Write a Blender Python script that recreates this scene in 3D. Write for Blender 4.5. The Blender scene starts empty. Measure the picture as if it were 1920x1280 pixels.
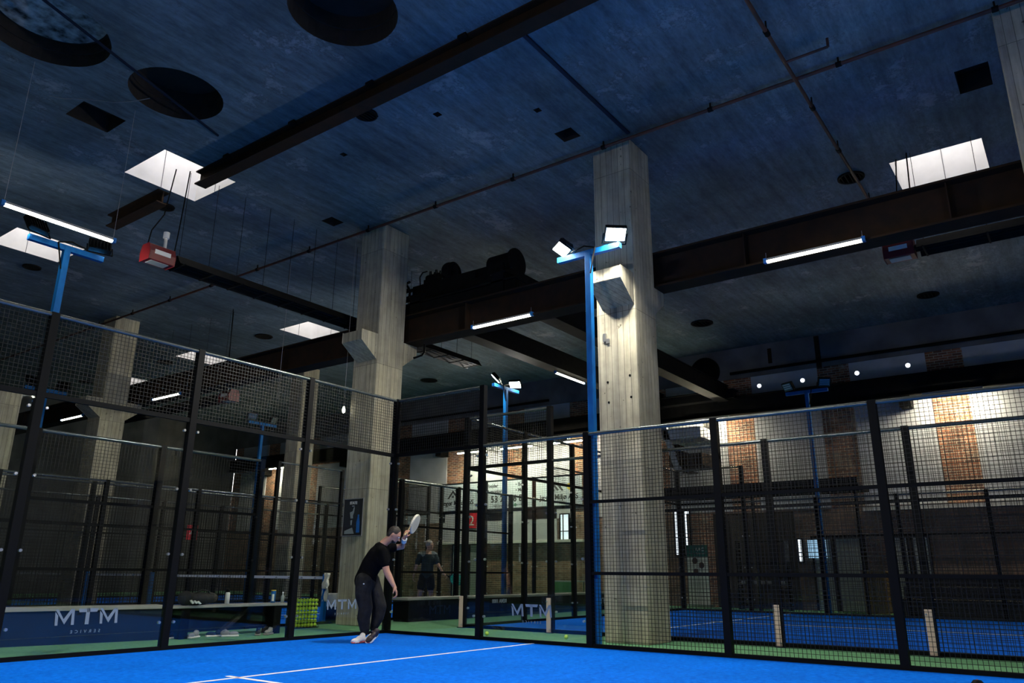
import bpy, math, random
from mathutils import Vector, Matrix
from mathutils.geometry import delaunay_2d_cdt
random.seed(7)
D = bpy.data
SC = bpy.context.scene
COL = SC.collection
PI = math.pi

# ------------------------------------------------------------ camera, world, exposure
cam_d = D.cameras.new('camera'); cam = D.objects.new('camera', cam_d); COL.objects.link(cam)
cam_d.sensor_width = 36; cam_d.lens = 1437.7/1920*36; cam_d.clip_end = 200; cam_d.clip_start = .05
_r = Vector((-0.59117224, 0.80650644, 0.00792082)); _u = Vector((0.23750878, 0.16469282, 0.95732223)); _f = Vector((-0.77078204, -0.5678236, 0.28891418))
_m = Matrix.Identity(4)
for i in range(3):
    _m[i][0] = _r[i]; _m[i][1] = _u[i]; _m[i][2] = -_f[i]
_m.translation = Vector((9.8898, 9.8811, 0.9961))
cam.matrix_world = _m
SC.camera = cam
W = D.worlds.new('overcast_sky'); SC.world = W; W.use_nodes = True
W.node_tree.nodes['Background'].inputs[0].default_value = (1.0, 0.95, 0.95, 1)
W.node_tree.nodes['Background'].inputs[1].default_value = 4.8
SC.view_settings.view_transform = 'Standard'; SC.view_settings.look = 'None'
SC.view_settings.gamma = 1; SC.view_settings.use_curve_mapping = False
SC.view_settings.exposure = 0.0
SC.cycles.transparent_max_bounces = 64
SC.cycles.max_bounces = 10
SC.cycles.diffuse_bounces = 4

FLOOD = 1380.0      # radiance of a court floodlight face
TUBE = 15.0        # radiance of a suspended LED tube
WALLTUBE = 330.0

# ------------------------------------------------------------ materials
def new_mat(name):
    m = D.materials.new(name); m.use_nodes = True
    nt = m.node_tree; return m, nt, nt.nodes['Principled BSDF']
def mat(name, col, rough=.6, metal=0, noise=None, scale=5, bump=0, emit=None, estr=0, spec=.5, stretch=None, detail=6):
    m, nt, b = new_mat(name)
    b.inputs['Base Color'].default_value = (*col, 1); b.inputs['Roughness'].default_value = rough
    b.inputs['Metallic'].default_value = metal; b.inputs['Specular IOR Level'].default_value = spec
    if emit:
        b.inputs['Emission Color'].default_value = (*emit, 1); b.inputs['Emission Strength'].default_value = estr
    if noise or bump:
        tc = nt.nodes.new('ShaderNodeTexCoord'); mp = nt.nodes.new('ShaderNodeMapping')
        nt.links.new(tc.outputs['Object'], mp.inputs[0])
        if stretch: mp.inputs['Scale'].default_value = stretch
        n = nt.nodes.new('ShaderNodeTexNoise'); n.inputs['Scale'].default_value = scale; n.inputs['Detail'].default_value = detail
        nt.links.new(mp.outputs[0], n.inputs[0])
        if noise:
            r = nt.nodes.new('ShaderNodeValToRGB'); r.color_ramp.elements[0].position = .3; r.color_ramp.elements[1].position = .7
            r.color_ramp.elements[0].color = (*noise, 1); r.color_ramp.elements[1].color = (*col, 1)
            nt.links.new(n.outputs[0], r.inputs[0]); nt.links.new(r.outputs[0], b.inputs['Base Color'])
        if bump:
            bp = nt.nodes.new('ShaderNodeBump'); bp.inputs['Strength'].default_value = bump; bp.inputs['Distance'].default_value = .02
            nt.links.new(n.outputs[0], bp.inputs['Height']); nt.links.new(bp.outputs[0], b.inputs['Normal'])
    return m
def N(nt, t): return nt.nodes.new(t)
def mix(nt, blend, fac, a, b):
    x = N(nt, 'ShaderNodeMix'); x.data_type = 'RGBA'; x.blend_type = blend
    for s, v in ((x.inputs[0], fac), (x.inputs[6], a), (x.inputs[7], b)):
        if isinstance(v, (int, float)): s.default_value = v
        elif isinstance(v, tuple): s.default_value = (*v, 1)
        else: nt.links.new(v, s)
    return x.outputs[2]
def ramp(nt, src, stops):
    r = N(nt, 'ShaderNodeValToRGB'); e = r.color_ramp.elements
    while len(e) < len(stops): e.new(.5)
    for el, (p, c) in zip(e, stops): el.position = p; el.color = (*c, 1) if len(c) == 3 else c
    nt.links.new(src, r.inputs[0]); return r.outputs[0]
def noise(nt, vec, scale, detail=6, rough=.55, stretch=(1, 1, 1)):
    mp = N(nt, 'ShaderNodeMapping'); mp.inputs['Scale'].default_value = stretch; nt.links.new(vec, mp.inputs[0])
    n = N(nt, 'ShaderNodeTexNoise'); n.inputs['Scale'].default_value = scale; n.inputs['Detail'].default_value = detail; n.inputs['Roughness'].default_value = rough
    nt.links.new(mp.outputs[0], n.inputs[0]); return n.outputs[0]

def make_ceiling_mat():
    m, nt, b = new_mat('stained_ceiling_concrete')
    v = N(nt, 'ShaderNodeTexCoord').outputs['Object']
    st = noise(nt, v, 2.0, 8, .65, (.22, 2.6, 1))
    bl = noise(nt, v, .55, 9, .6)
    fine = noise(nt, v, 9, 6, .7, (.6, 1.6, 1))
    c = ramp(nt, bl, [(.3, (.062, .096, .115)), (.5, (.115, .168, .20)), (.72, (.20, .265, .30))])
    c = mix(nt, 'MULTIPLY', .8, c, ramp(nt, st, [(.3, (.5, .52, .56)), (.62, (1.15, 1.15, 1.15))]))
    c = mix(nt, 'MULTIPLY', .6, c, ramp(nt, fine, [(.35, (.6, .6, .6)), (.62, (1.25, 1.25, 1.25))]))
    # flaked limewash patches
    pt = noise(nt, v, 1.1, 12, .72); pm = ramp(nt, pt, [(.575, (0, 0, 0)), (.65, (1, 1, 1))])
    ed = ramp(nt, pt, [(.56, (0, 0, 0)), (.575, (1, 1, 1)), (.59, (0, 0, 0))])
    c = mix(nt, 'MIX', mix(nt, 'MULTIPLY', 1.0, pm, (.5, .5, .5)), c, (.33, .35, .38))
    c = mix(nt, 'MIX', mix(nt, 'MULTIPLY', 1.0, ed, (.5, .5, .5)), c, (.04, .04, .045))
    nt.links.new(c, b.inputs['Base Color']); b.inputs['Roughness'].default_value = .8
    bp = N(nt, 'ShaderNodeBump'); bp.inputs['Strength'].default_value = .35; bp.inputs['Distance'].default_value = .03
    nt.links.new(st, bp.inputs['Height']); nt.links.new(bp.outputs[0], b.inputs['Normal'])
    return m
def make_column_mat():
    m, nt, b = new_mat('board_marked_concrete')
    tc = N(nt, 'ShaderNodeTexCoord').outputs['Object']
    sp = N(nt, 'ShaderNodeSeparateXYZ'); nt.links.new(tc, sp.inputs[0])
    ad = N(nt, 'ShaderNodeMath'); ad.operation = 'ADD'; nt.links.new(sp.outputs[0], ad.inputs[0]); nt.links.new(sp.outputs[1], ad.inputs[1])
    cb = N(nt, 'ShaderNodeCombineXYZ'); nt.links.new(ad.outputs[0], cb.inputs[0]); nt.links.new(sp.outputs[2], cb.inputs[1])
    grain = noise(nt, tc, 16, 8, .6, (1, 1, .07))
    blot = noise(nt, tc, 1.6, 8, .65)
    br = N(nt, 'ShaderNodeTexBrick'); br.inputs['Scale'].default_value = 1; br.offset = 0
    br.inputs['Brick Width'].default_value = .115; br.inputs['Row Height'].default_value = 2.6; br.inputs['Mortar Size'].default_value = .0045
    br.inputs['Color1'].default_value = (1.12, 1.1, 1.02, 1); br.inputs['Color2'].default_value = (.80, .80, .82, 1); br.inputs['Mortar'].default_value = (.4, .4, .4, 1)
    nt.links.new(cb.outputs[0], br.inputs[0])
    c = ramp(nt, blot, [(.3, (.33, .30, .235)), (.6, (.50, .465, .365)), (.75, (.56, .53, .44))])
    c = mix(nt, 'MULTIPLY', 1.0, c, br.outputs[0])
    c = mix(nt, 'MULTIPLY', .8, c, ramp(nt, grain, [(.32, (.68, .68, .68)), (.65, (1.12, 1.12, 1.12))]))
    pit = noise(nt, tc, 13, 3, .5); c = mix(nt, 'MULTIPLY', .8, c, ramp(nt, pit, [(.26, (.2, .2, .2)), (.31, (1, 1, 1))]))
    nt.links.new(c, b.inputs['Base Color']); b.inputs['Roughness'].default_value = .85
    bp = N(nt, 'ShaderNodeBump'); bp.inputs['Strength'].default_value = .5; bp.inputs['Distance'].default_value = .01
    nt.links.new(grain, bp.inputs['Height']); nt.links.new(bp.outputs[0], b.inputs['Normal'])
    return m
def make_brick_mat(name, c1, c2, mort):
    m, nt, b = new_mat(name)
    tc = N(nt, 'ShaderNodeTexCoord').outputs['Object']
    sp = N(nt, 'ShaderNodeSeparateXYZ'); nt.links.new(tc, sp.inputs[0])
    ad = N(nt, 'ShaderNodeMath'); ad.operation = 'ADD'; nt.links.new(sp.outputs[0], ad.inputs[0]); nt.links.new(sp.outputs[1], ad.inputs[1])
    cb = N(nt, 'ShaderNodeCombineXYZ'); nt.links.new(ad.outputs[0], cb.inputs[0]); nt.links.new(sp.outputs[2], cb.inputs[1])
    br = N(nt, 'ShaderNodeTexBrick'); br.inputs['Scale'].default_value = 1
    br.inputs['Brick Width'].default_value = .24; br.inputs['Row Height'].default_value = .075; br.inputs['Mortar Size'].default_value = .009
    br.inputs['Color1'].default_value = (*c1, 1); br.inputs['Color2'].default_value = (*c2, 1); br.inputs['Mortar'].default_value = (*mort, 1)
    nt.links.new(cb.outputs[0], br.inputs[0])
    n = noise(nt, tc, 2.2, 9, .7)
    c = mix(nt, 'MULTIPLY', .85, br.outputs[0], ramp(nt, n, [(.3, (.45, .45, .45)), (.6, (1.2, 1.2, 1.2))]))
    n2 = noise(nt, tc, 1.7, 8, .7)
    c = mix(nt, 'MIX', mix(nt, 'MULTIPLY', 1., ramp(nt, n2, [(.57, (0, 0, 0)), (.66, (1, 1, 1))]), (.6, .6, .6)), c, mort)
    nt.links.new(c, b.inputs['Base Color']); b.inputs['Roughness'].default_value = .9
    return m
def make_turf(name, c1, c2, bump=.6):
    m, nt, b = new_mat(name)
    tc = N(nt, 'ShaderNodeTexCoord').outputs['Object']
    n = noise(nt, tc, 16, 10, .8, (1, 1, 1)); n2 = noise(nt, tc, .9, 5, .6)
    c = ramp(nt, n, [(.3, c1), (.7, c2)])
    c = mix(nt, 'MULTIPLY', .5, c, ramp(nt, n2, [(.3, (.75, .75, .75)), (.65, (1.1, 1.1, 1.1))]))
    nt.links.new(c, b.inputs['Base Color']); b.inputs['Roughness'].default_value = .9; b.inputs['Specular IOR Level'].default_value = .04
    bp = N(nt, 'ShaderNodeBump'); bp.inputs['Strength'].default_value = bump; bp.inputs['Distance'].default_value = .01
    nt.links.new(noise(nt, tc, 120, 3, .6), bp.inputs['Height']); nt.links.new(bp.outputs[0], b.inputs['Normal'])
    return m
def make_glass():
    m, nt, b = new_mat('tempered_glass'); nt.nodes.remove(b)
    out = nt.nodes['Material Output']
    tr = N(nt, 'ShaderNodeBsdfTransparent'); tr.inputs[0].default_value = (.972, .99, .983, 1)
    gl = N(nt, 'ShaderNodeBsdfGlossy'); gl.inputs['Roughness'].default_value = .01
    fr = N(nt, 'ShaderNodeFresnel'); ge = N(nt, 'ShaderNodeNewGeometry'); mr = N(nt, 'ShaderNodeMapRange')
    mr.inputs['To Min'].default_value = 1.45; mr.inputs['To Max'].default_value = 1/1.45
    nt.links.new(ge.outputs['Backfacing'], mr.inputs['Value']); nt.links.new(mr.outputs[0], fr.inputs[0])
    mx = N(nt, 'ShaderNodeMixShader'); nt.links.new(fr.outputs[0], mx.inputs[0]); nt.links.new(tr.outputs[0], mx.inputs[1]); nt.links.new(gl.outputs[0], mx.inputs[2])
    nt.links.new(mx.outputs[0], out.inputs[0]); return m

M = {}
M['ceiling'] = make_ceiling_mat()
M['column'] = make_column_mat()
M['brick'] = make_brick_mat('old_brick', (.38, .15, .08), (.13, .065, .05), (.46, .40, .31))
M['brick_dark'] = make_brick_mat('sooty_brick', (.30, .17, .12), (.15, .10, .08), (.30, .26, .22))
M['blue'] = make_turf('blue_turf', (.0005, .080, .60), (.003, .225, 1.0))
M['green'] = make_turf('green_turf', (.09, .24, .12), (.19, .41, .22))
M['glass'] = make_glass()
M['line'] = mat('white_line', (.85, .87, .9), .7)
M['black'] = mat('black_coated_steel', (.0035, .004, .005), .55, spec=.10)
M['rail'] = mat('grey_galvanised_rail', (.14, .16, .16), .25, .7)
M['wire'] = mat('mesh_wire', (.006, .007, .008), .45, spec=.3)
M['poleblue'] = mat('blue_painted_steel', (.003, .17, .52), .6, spec=.2, noise=(.003, .10, .33), scale=9, stretch=(1, 1, .4))
M['rust'] = mat('rusty_brown_steel', (.034, .018, .010), .85, spec=.15, noise=(.018, .013, .010), scale=4, bump=.2)
M['darksteel'] = mat('sooty_black_steel', (.009, .0085, .0085), .8, noise=(.004, .004, .004), scale=6, spec=.15)
M['redpipe'] = mat('red_brown_pipe', (.12, .035, .02), .6, noise=(.03, .02, .02), scale=3)
M['plaster'] = mat('old_grey_plaster', (.20, .20, .21), .9, noise=(.10, .10, .11), scale=1.2, bump=.1)
M['panel'] = mat('white_wall_panel', (.52, .54, .60), .8, noise=(.40, .42, .47), scale=2)
M['shaft'] = mat('white_painted_shaft', (.82, .80, .79), .8, noise=(.74, .72, .71), scale=4)
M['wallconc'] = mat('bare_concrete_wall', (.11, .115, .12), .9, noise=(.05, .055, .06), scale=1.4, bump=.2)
M['white'] = mat('white_plastic', (.75, .75, .73), .5)
M['grey'] = mat('grey_plastic', (.25, .25, .26), .5)
M['cream'] = mat('cream_cover_plate', (.66, .50, .44), .6)
M['red'] = mat('red_enamel', (.13, .004, .007), .5)
M['redsign'] = mat('red_sign', (.62, .02, .04), .5)
M['alu'] = mat('bright_aluminium', (.55, .56, .58), .3, .9)
M['skin'] = mat('skin', (.50, .26, .18), .55, noise=(.42, .21, .15), scale=14)
M['skin_pale'] = mat('pale_skin', (.62, .38, .27), .55)
M['tshirt'] = mat('black_cotton', (.003, .003, .004), .95, spec=.08, bump=.2, scale=30)
M['trousers'] = mat('charcoal_tracksuit', (.018, .018, .02), .8, spec=.2, noise=(.007, .007, .008), scale=12, bump=.7)
M['hair'] = mat('dark_hair', (.02, .013, .009), .6, bump=.5, scale=60)
M['greyhair'] = mat('white_hair', (.55, .50, .42), .7, bump=.5, scale=60)
M['shoe'] = mat('dark_shoe', (.03, .02, .025), .6)
M['shoe_sole'] = mat('white_shoe_sole', (.75, .72, .7), .6)
M['coral'] = mat('coral_rubber', (.65, .10, .09), .6)
M['racket'] = mat('beige_racket_face', (.62, .60, .52), .5)
M['handle'] = mat('tan_grip', (.36, .27, .15), .7)
M['turquoise'] = mat('turquoise_racket', (.02, .55, .42), .4)
M['shirt2'] = mat('dark_teal_shirt', (.02, .045, .055), .8)
M['shirt2g'] = mat('grey_shoulder_cloth', (.22, .27, .27), .8)
M['shorts'] = mat('black_shorts', (.012, .014, .018), .8)
M['ball'] = mat('tennis_felt', (.55, .80, .08), .9, bump=.5, scale=80)
M['navy'] = mat('navy_bench_panel', (.005, .013, .035), .6, spec=.2)
M['benchtop'] = mat('grey_bench_top', (.30, .30, .29), .5)
M['banner'] = mat('white_banner_vinyl', (.56, .66, .75), .6)
M['ink'] = mat('black_print', (.015, .017, .02), .7)
M['inkgreen'] = mat('green_print', (.05, .2, .12), .7)
M['yellow'] = mat('yellow_print', (.75, .55, .05), .7)
M['sticker'] = mat('frosted_grey_sticker', (.20, .26, .33), .6)
M['sticker_dim'] = mat('dull_white_sticker', (.30, .34, .34), .6)
M['towel'] = mat('grey_white_towel', (.78, .76, .70), .95, bump=.6, scale=40)
M['binbag'] = mat('clear_bin_bag', (.72, .73, .72), .25, bump=1, scale=14)
M['blackfab'] = mat('black_fabric', (.012, .012, .014), .8, bump=.6, scale=18)
M['can'] = mat('blue_can', (.02, .16, .5), .35)
M['wood'] = mat('yellow_wood', (.30, .19, .07), .6, noise=(.2, .12, .05), scale=5)
M['door'] = mat('pale_door_leaf', (.33, .37, .37), .6)
M['lamp'] = mat('floodlight_lens', (.9, .9, .9), .4, emit=(1, .965, .84), estr=FLOOD)
M['lampback'] = mat('back_court_lens', (.9, .9, .9), .4, emit=(1, .965, .84), estr=260)
M['lampmid'] = mat('far_court_lens', (.9, .9, .9), .4, emit=(1, .965, .84), estr=950)
M['lampoff'] = mat('unlit_lens', (.10, .17, .17), .2)
M['tube'] = mat('led_tube_diffuser', (.9, .9, .9), .4, emit=(1, .97, .78), estr=TUBE)
M['walltube'] = mat('wall_batten_diffuser', (.9, .9, .9), .4, emit=(1, .90, .62), estr=WALLTUBE)
M['daylight'] = mat('daylit_window_glass', (.8, .8, .8), .4, emit=(.86, .92, 1), estr=1.6)
M['screen'] = mat('lit_screen', (.1, .1, .1), .4, emit=(.35, .6, .85), estr=.9)
M['spot'] = mat('wall_spot_lens', (.9, .9, .9), .4, emit=(.8, .86, 1), estr=3.0)
M['green_led'] = mat('green_indicator', (.0, .3, .1), .4, emit=(0, .6, .2), estr=.4)
M['bluegreen'] = mat('dark_green_cloth', (.01, .13, .12), .7)

# ------------------------------------------------------------ mesh helpers
class MB:
    def __init__(s): s.v = []; s.f = []; s.sm = []
    def add(s, vs, fs, smooth=False):
        o = len(s.v); s.v += [tuple(v) for v in vs]; s.f += [tuple(i+o for i in f) for f in fs]; s.sm += [smooth]*len(fs); return s
    def box(s, x0, x1, y0, y1, z0, z1):
        return s.add([(x0,y0,z0),(x1,y0,z0),(x1,y1,z0),(x0,y1,z0),(x0,y0,z1),(x1,y0,z1),(x1,y1,z1),(x0,y1,z1)],
              [(3,2,1,0),(4,5,6,7),(0,1,5,4),(1,2,6,5),(2,3,7,6),(3,0,4,7)])
    def bar(s, p, q, w, h, up=(0,0,1), caps=True):
        p = Vector(p); q = Vector(q); d = (q-p).normalized(); u = Vector(up)
        if abs(d.dot(u)) > .98: u = Vector((1,0,0))
        a = d.cross(u).normalized()*w/2; b = a.cross(d).normalized()*h/2
        vs = [p-a-b,p+a-b,p+a+b,p-a+b,q-a-b,q+a-b,q+a+b,q-a+b]
        fs = [(0,1,5,4),(1,2,6,5),(2,3,7,6),(3,0,4,7)]
        if caps: fs += [(3,2,1,0),(4,5,6,7)]
        return s.add(vs, fs)
    def tube(s, p, q, r0, r1=None, n=12, smooth=True):
        if r1 is None: r1 = r0
        p = Vector(p); q = Vector(q); d = (q-p).normalized(); u = Vector((0,0,1)) if abs(d.z) < .9 else Vector((1,0,0))
        a = d.cross(u).normalized(); b = a.cross(d)
        vs = []
        for c, r in ((p, r0), (q, r1)):
            for i in range(n): t = 2*PI*i/n; vs.append(c+a*r*math.cos(t)+b*r*math.sin(t))
        s.add(vs, [(i,(i+1)%n,n+(i+1)%n,n+i) for i in range(n)], smooth)
        return s.add(vs, [tuple(range(n-1,-1,-1)), tuple(range(n,2*n))])
    def path(s, pts, r, n=8):
        for a, b in zip(pts, pts[1:]): s.tube(a, b, r, r, n)
        return s
    def lathe(s, prof, c=(0,0,0), n=20, smooth=True):
        vs = []; m = len(prof)
        for r, z in prof:
            for i in range(n): t = 2*PI*i/n; vs.append((c[0]+r*math.cos(t), c[1]+r*math.sin(t), c[2]+z))
        return s.add(vs, [(j*n+i, j*n+(i+1)%n, (j+1)*n+(i+1)%n, (j+1)*n+i) for j in range(m-1) for i in range(n)], smooth)
    def prism(s, poly, axis, a0, a1):
        n = len(poly)
        def P(u, v, w): return {'x': (w,u,v), 'y': (u,w,v), 'z': (u,v,w)}[axis]
        vs = [P(u,v,a0) for u,v in poly]+[P(u,v,a1) for u,v in poly]
        return s.add(vs, [tuple(range(n)), tuple(range(2*n-1,n-1,-1))]+[(i,(i+1)%n,n+(i+1)%n,n+i) for i in range(n)])
    def ball(s, c, rx, ry=None, rz=None, n=14, m=10, rot=None):
        ry = ry or rx; rz = rz or rx; vs = []
        for j in range(m+1):
            ph = PI*j/m
            for i in range(n):
                t = 2*PI*i/n; v = Vector((rx*math.sin(ph)*math.cos(t), ry*math.sin(ph)*math.sin(t), rz*math.cos(ph)))
                if rot: v = rot @ v
                vs.append(v+Vector(c))
        return s.add(vs, [(j*n+i,(j+1)*n+i,(j+1)*n+(i+1)%n,j*n+(i+1)%n) for j in range(m) for i in range(n)], True)
    def mesh(s, name):
        me = D.meshes.new(name); me.from_pydata(s.v, [], s.f); me.polygons.foreach_set('use_smooth', s.sm); me.validate(); me.update(); return me
    def build(s, name, m, parent=None, loc=None, bevel=0, **kw):
        return link(name, s.mesh(name), m, parent, loc, bevel, **kw)
def link(name, me, m=None, parent=None, loc=None, bevel=0, label=None, rot=None):
    o = D.objects.new(name, me); COL.objects.link(o)
    if m and not me.materials: me.materials.append(m)
    if parent: o.parent = parent
    if loc: o.location = loc
    if rot: o.rotation_euler = rot
    if bevel:
        bv = o.modifiers.new('bevel', 'BEVEL'); bv.width = bevel; bv.segments = 2; bv.limit_method = 'ANGLE'
    if label: o['label'] = label
    return o
def tag(o, label=None, cat=None, group=None, kind=None):
    if label: o['label'] = label
    if cat: o['category'] = cat
    if group: o['group'] = group
    if kind: o['kind'] = kind
    return o
def thing(name, label, cat, loc=(0,0,0), rz=0, group=None, kind=None):
    o = D.objects.new(name, None); COL.objects.link(o); o.location = loc; o.rotation_euler = (0,0,rz); o.empty_display_size = .2
    return tag(o, label, cat, group, kind)
def copy_tree(o, parent=None, loc=None, rz=None):
    c = o.copy(); COL.objects.link(c)
    if parent: c.parent = parent
    if loc is not None: c.location = loc
    if rz is not None: c.rotation_euler = (0,0,rz)
    for ch in list(o.children): copy_tree(ch, c)
    return c
def text_mesh(s, size, depth=.002, mirror=False, align='CENTER', sx=1, shear=0, bold=0):
    cu = D.curves.new('t', 'FONT'); cu.body = s; cu.size = size; cu.align_x = align; cu.extrude = depth; cu.resolution_u = 3; cu.shear = shear; cu.offset = bold
    o = D.objects.new('t', cu); COL.objects.link(o); bpy.context.view_layer.update()
    me = D.meshes.new_from_object(o); D.objects.remove(o); D.curves.remove(cu)
    me.materials.clear()
    for v in me.vertices: v.co.x *= (-sx if mirror else sx)
    return me
def put_text(name, s, size, m, parent, loc, rot, **kw):
    # lettering upright in a vertical plane; rot is the heading of the reading direction
    me = text_mesh(s, size, **kw); o = link(name, me, m, parent, loc); o.rotation_euler = (PI/2, 0, rot); return o

# ------------------------------------------------------------ the building
X0, X1, Y0, Y1, H = -14.9, 14.0, -27.0, 21.0, 8.4
fl = MB().box(X0-.3, X1+.3, Y0-.3, Y1+.3, -.2, 0).build('floor', M['green'])
tag(fl, 'green carpeted strips of floor between the blue courts', 'floor', kind='structure')

# ceiling slab with its openings cut out
SKY = [(2.13,3.63,-4.13,-2.70), (2.24,3.74,-10.0,-8.60), (-6.05,-4.54,-10.0,-8.60), (-5.95,-4.40,-15.75,-14.30), (-5.95,-4.40,-21.7,-20.2), (-6.05,-4.57,7.97,9.47)]
SQ = [(4.54,5.25,-3.0,-2.36), (-.42,-.08,3.42,3.76), (-.38,-.03,-2.68,-2.34), (-2.9,-2.2,9.35,9.8), (1.50,1.62,2.08,2.20), (.62,.73,3.53,3.64), (1.54,1.65,-.2,-.09)]
RD = [(6.42,-1.02,.84), (4.45,-.95,.72), (4.2,2.75,.75), (2.27,1.17,.17), (2.36,-4.86,.17), (2.48,-10.86,.19), (-4.71,-11.03,.25), (-4.71,7.26,.22), (-12.78,7.35,.25), (-11.6,1.3,.3), (-12.3,-10.6,.3), (-4.63,-16.79,.25), (-4.45,-22.4,.25)]
loops = [[(X0-.3,Y0-.3),(X1+.3,Y0-.3),(X1+.3,Y1+.3),(X0-.3,Y1+.3)]]
for a,b,c,d in SKY+SQ: loops.append([(a,c),(b,c),(b,d),(a,d)])
for cx,cy,r in RD: loops.append([(cx+r*math.cos(2*PI*i/40), cy+r*math.sin(2*PI*i/40)) for i in range(40)])
vs = []; es = []
for L in loops:
    o = len(vs); vs += [Vector(p) for p in L]; es += [(o+i, o+(i+1)%len(L)) for i in range(len(L))]
ov, oe, of, *_ = delaunay_2d_cdt(vs, es, [], 1, 1e-5)
def in_hole(c):
    for a,b,d,e in SKY+SQ:
        if a < c[0] < b and d < c[1] < e: return True
    return any((c[0]-x)**2+(c[1]-y)**2 < (r*.998)**2 for x,y,r in RD)
cm = MB(); fs = []
for f in of:
    c = sum((ov[i] for i in f), Vector((0,0)))/len(f)
    if not in_hole(c): fs.append(tuple(reversed(f)))
cm.add([(v.x,v.y,H) for v in ov], fs)
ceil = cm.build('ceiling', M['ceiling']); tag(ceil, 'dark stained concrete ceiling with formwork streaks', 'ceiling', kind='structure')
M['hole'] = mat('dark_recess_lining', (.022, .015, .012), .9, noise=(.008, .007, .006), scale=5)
M['holelid'] = mat('limestained_recess_lid', (.55, .55, .55), .9, noise=(.02, .018, .016), scale=6, detail=14)
for k,(cx,cy,r) in enumerate(RD):
    d = .38 if k == 0 else (.5 if r > .5 else .25)
    m = MB(); n = 40; c = [(cx+r*math.cos(2*PI*i/n), cy+r*math.sin(2*PI*i/n)) for i in range(n)]
    c2 = [(cx+r*.97*math.cos(2*PI*i/n), cy+r*.97*math.sin(2*PI*i/n)) for i in range(n)]
    m.add([(x,y,H) for x,y in c]+[(x,y,H+d*.55) for x,y in c]+[(x,y,H+d*.55) for x,y in c2]+[(x,y,H+d) for x,y in c2],
          [(j*n+i,j*n+(i+1)%n,(j+1)*n+(i+1)%n,(j+1)*n+i) for j in range(3) for i in range(n)]+[tuple(range(3*n,4*n))])
    o = m.build('round_recess', M['hole'], ceil)
    if k == 0: MB().lathe([(0,0),(r*.9,0)], (cx,cy,H+d-.02), 40).build('recess_lid', M['holelid'], o, label='lime-stained lid inside the round recess')
    if .1 < r < .4:
        v = MB().lathe([(r*1.12,0),(r*1.12,-.03),(r*.92,-.03),(r*.92,0)], (cx,cy,H), 28)
        for q in range(-2,3): v.bar((cx-r*.9,cy+q*r*.36,H-.015),(cx+r*.9,cy+q*r*.36,H-.015),.02,.02)
        v.build('vent_grille', M['darksteel'], o)
for a,b,c,d in SQ:
    dep = .35 if b-a > .3 else .12
    m = MB().add([(a,c,H),(b,c,H),(b,d,H),(a,d,H),(a,c,H+dep),(b,c,H+dep),(b,d,H+dep),(a,d,H+dep)], [(0,1,5,4),(1,2,6,5),(2,3,7,6),(3,0,4,7),(4,5,6,7)])
    m.build('square_recess', M['hole'], ceil)
sky_names = []
for k,(a,b,c,d) in enumerate(SKY):
    w = thing('window_%d' % (k+1), None, None, (0,0,0), kind='structure')
    t = H+1.5; th = .08
    m = MB().box(a-th,a,c-th,d+th,H+.001,t).box(b,b+th,c-th,d+th,H+.001,t).box(a,b,c-th,c,H+.001,t).box(a,b,d,d+th,H+.001,t)
    m.build('skylight_shaft', M['shaft'], w)
    MB().box(a+(b-a)/2-.006,a+(b-a)/2+.006,c+.001,c+.006,H,t).box(a+.001,a+.006,c+(d-c)*.5-.006,c+(d-c)*.5+.006,H,t).build('board_joint', M['plaster'], w)
    f = MB().box(a-.05,b+.05,c-.05,c,t,t+.06).box(a-.05,b+.05,d,d+.05,t,t+.06).box(a-.05,a,c,d,t,t+.06).box(b,b+.05,c,d,t,t+.06)
    fr = f.build('skylight_frame', M['white'], w)
    MB().box(a,b,c,d,t+.02,t+.03).build('pane', M['glass'], fr)
    w['label'] = ['square skylight shaft beside the cut steel monorail beam', 'skylight behind the tall blue floodlight pole at far left', 'small skylight left of the first concrete column',
                  'skylight seen just above the black fence top rail', 'farthest skylight, half hidden by a concrete column', 'skylight at right between the brown runway beam and the ceiling pipe'][k]
# ceiling ties: joint strip, conduit, pipes
tag(MB().box(-.8,2.55,4.47,4.53,H-.035,H-.002).build('conduit', M['navy']), 'dark straight conduit on the ceiling running to the head of the big column', 'conduit')
tag(MB().bar((3.35,-1.45,H-.02),(7.6,-.1,H-.02),.03,.03).build('conduit', M['navy']), 'thin dark conduit crossing the two round ceiling recesses', 'conduit')
pm = MB().tube((-.80,20.5,H-.12),(-.80,-26.5,H-.12),.03)
p = pm.build('ceiling_pipe', M['redpipe']); tag(p, 'long reddish pipe running over the heads of the concrete columns', 'pipe')
for y in range(-24,20,2): MB().box(-.81,-.79,y-.012,y+.012,H-.12,H).tube((-.80,y-.04,H-.12),(-.80,y+.04,H-.12),.042).build('pipe_clamp', M['darksteel'], p)
pm = MB().tube((9.5,7.39,H-.19),(-6.2,7.39,H-.19),.028); p = pm.build('ceiling_pipe', M['redpipe']); tag(p, 'rust red sprinkler pipe crossing the ceiling diagonally at upper right', 'pipe')
for x in (-5.6,-3.2,-1.6,.6,2.4,5): MB().box(x-.012,x+.012,7.38,7.40,H-.19,H).tube((x-.05,7.39,H-.19),(x+.05,7.39,H-.19),.04).build('pipe_clamp', M['darksteel'], p)
MB().tube((-.2,7.39,H-.19),(-.2,8.0,H-.19),.02).tube((-.2,8.0,H-.19),(-.2,8.0,H-.05),.02).build('sprinkler_branch', M['redpipe'], p)
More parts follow.
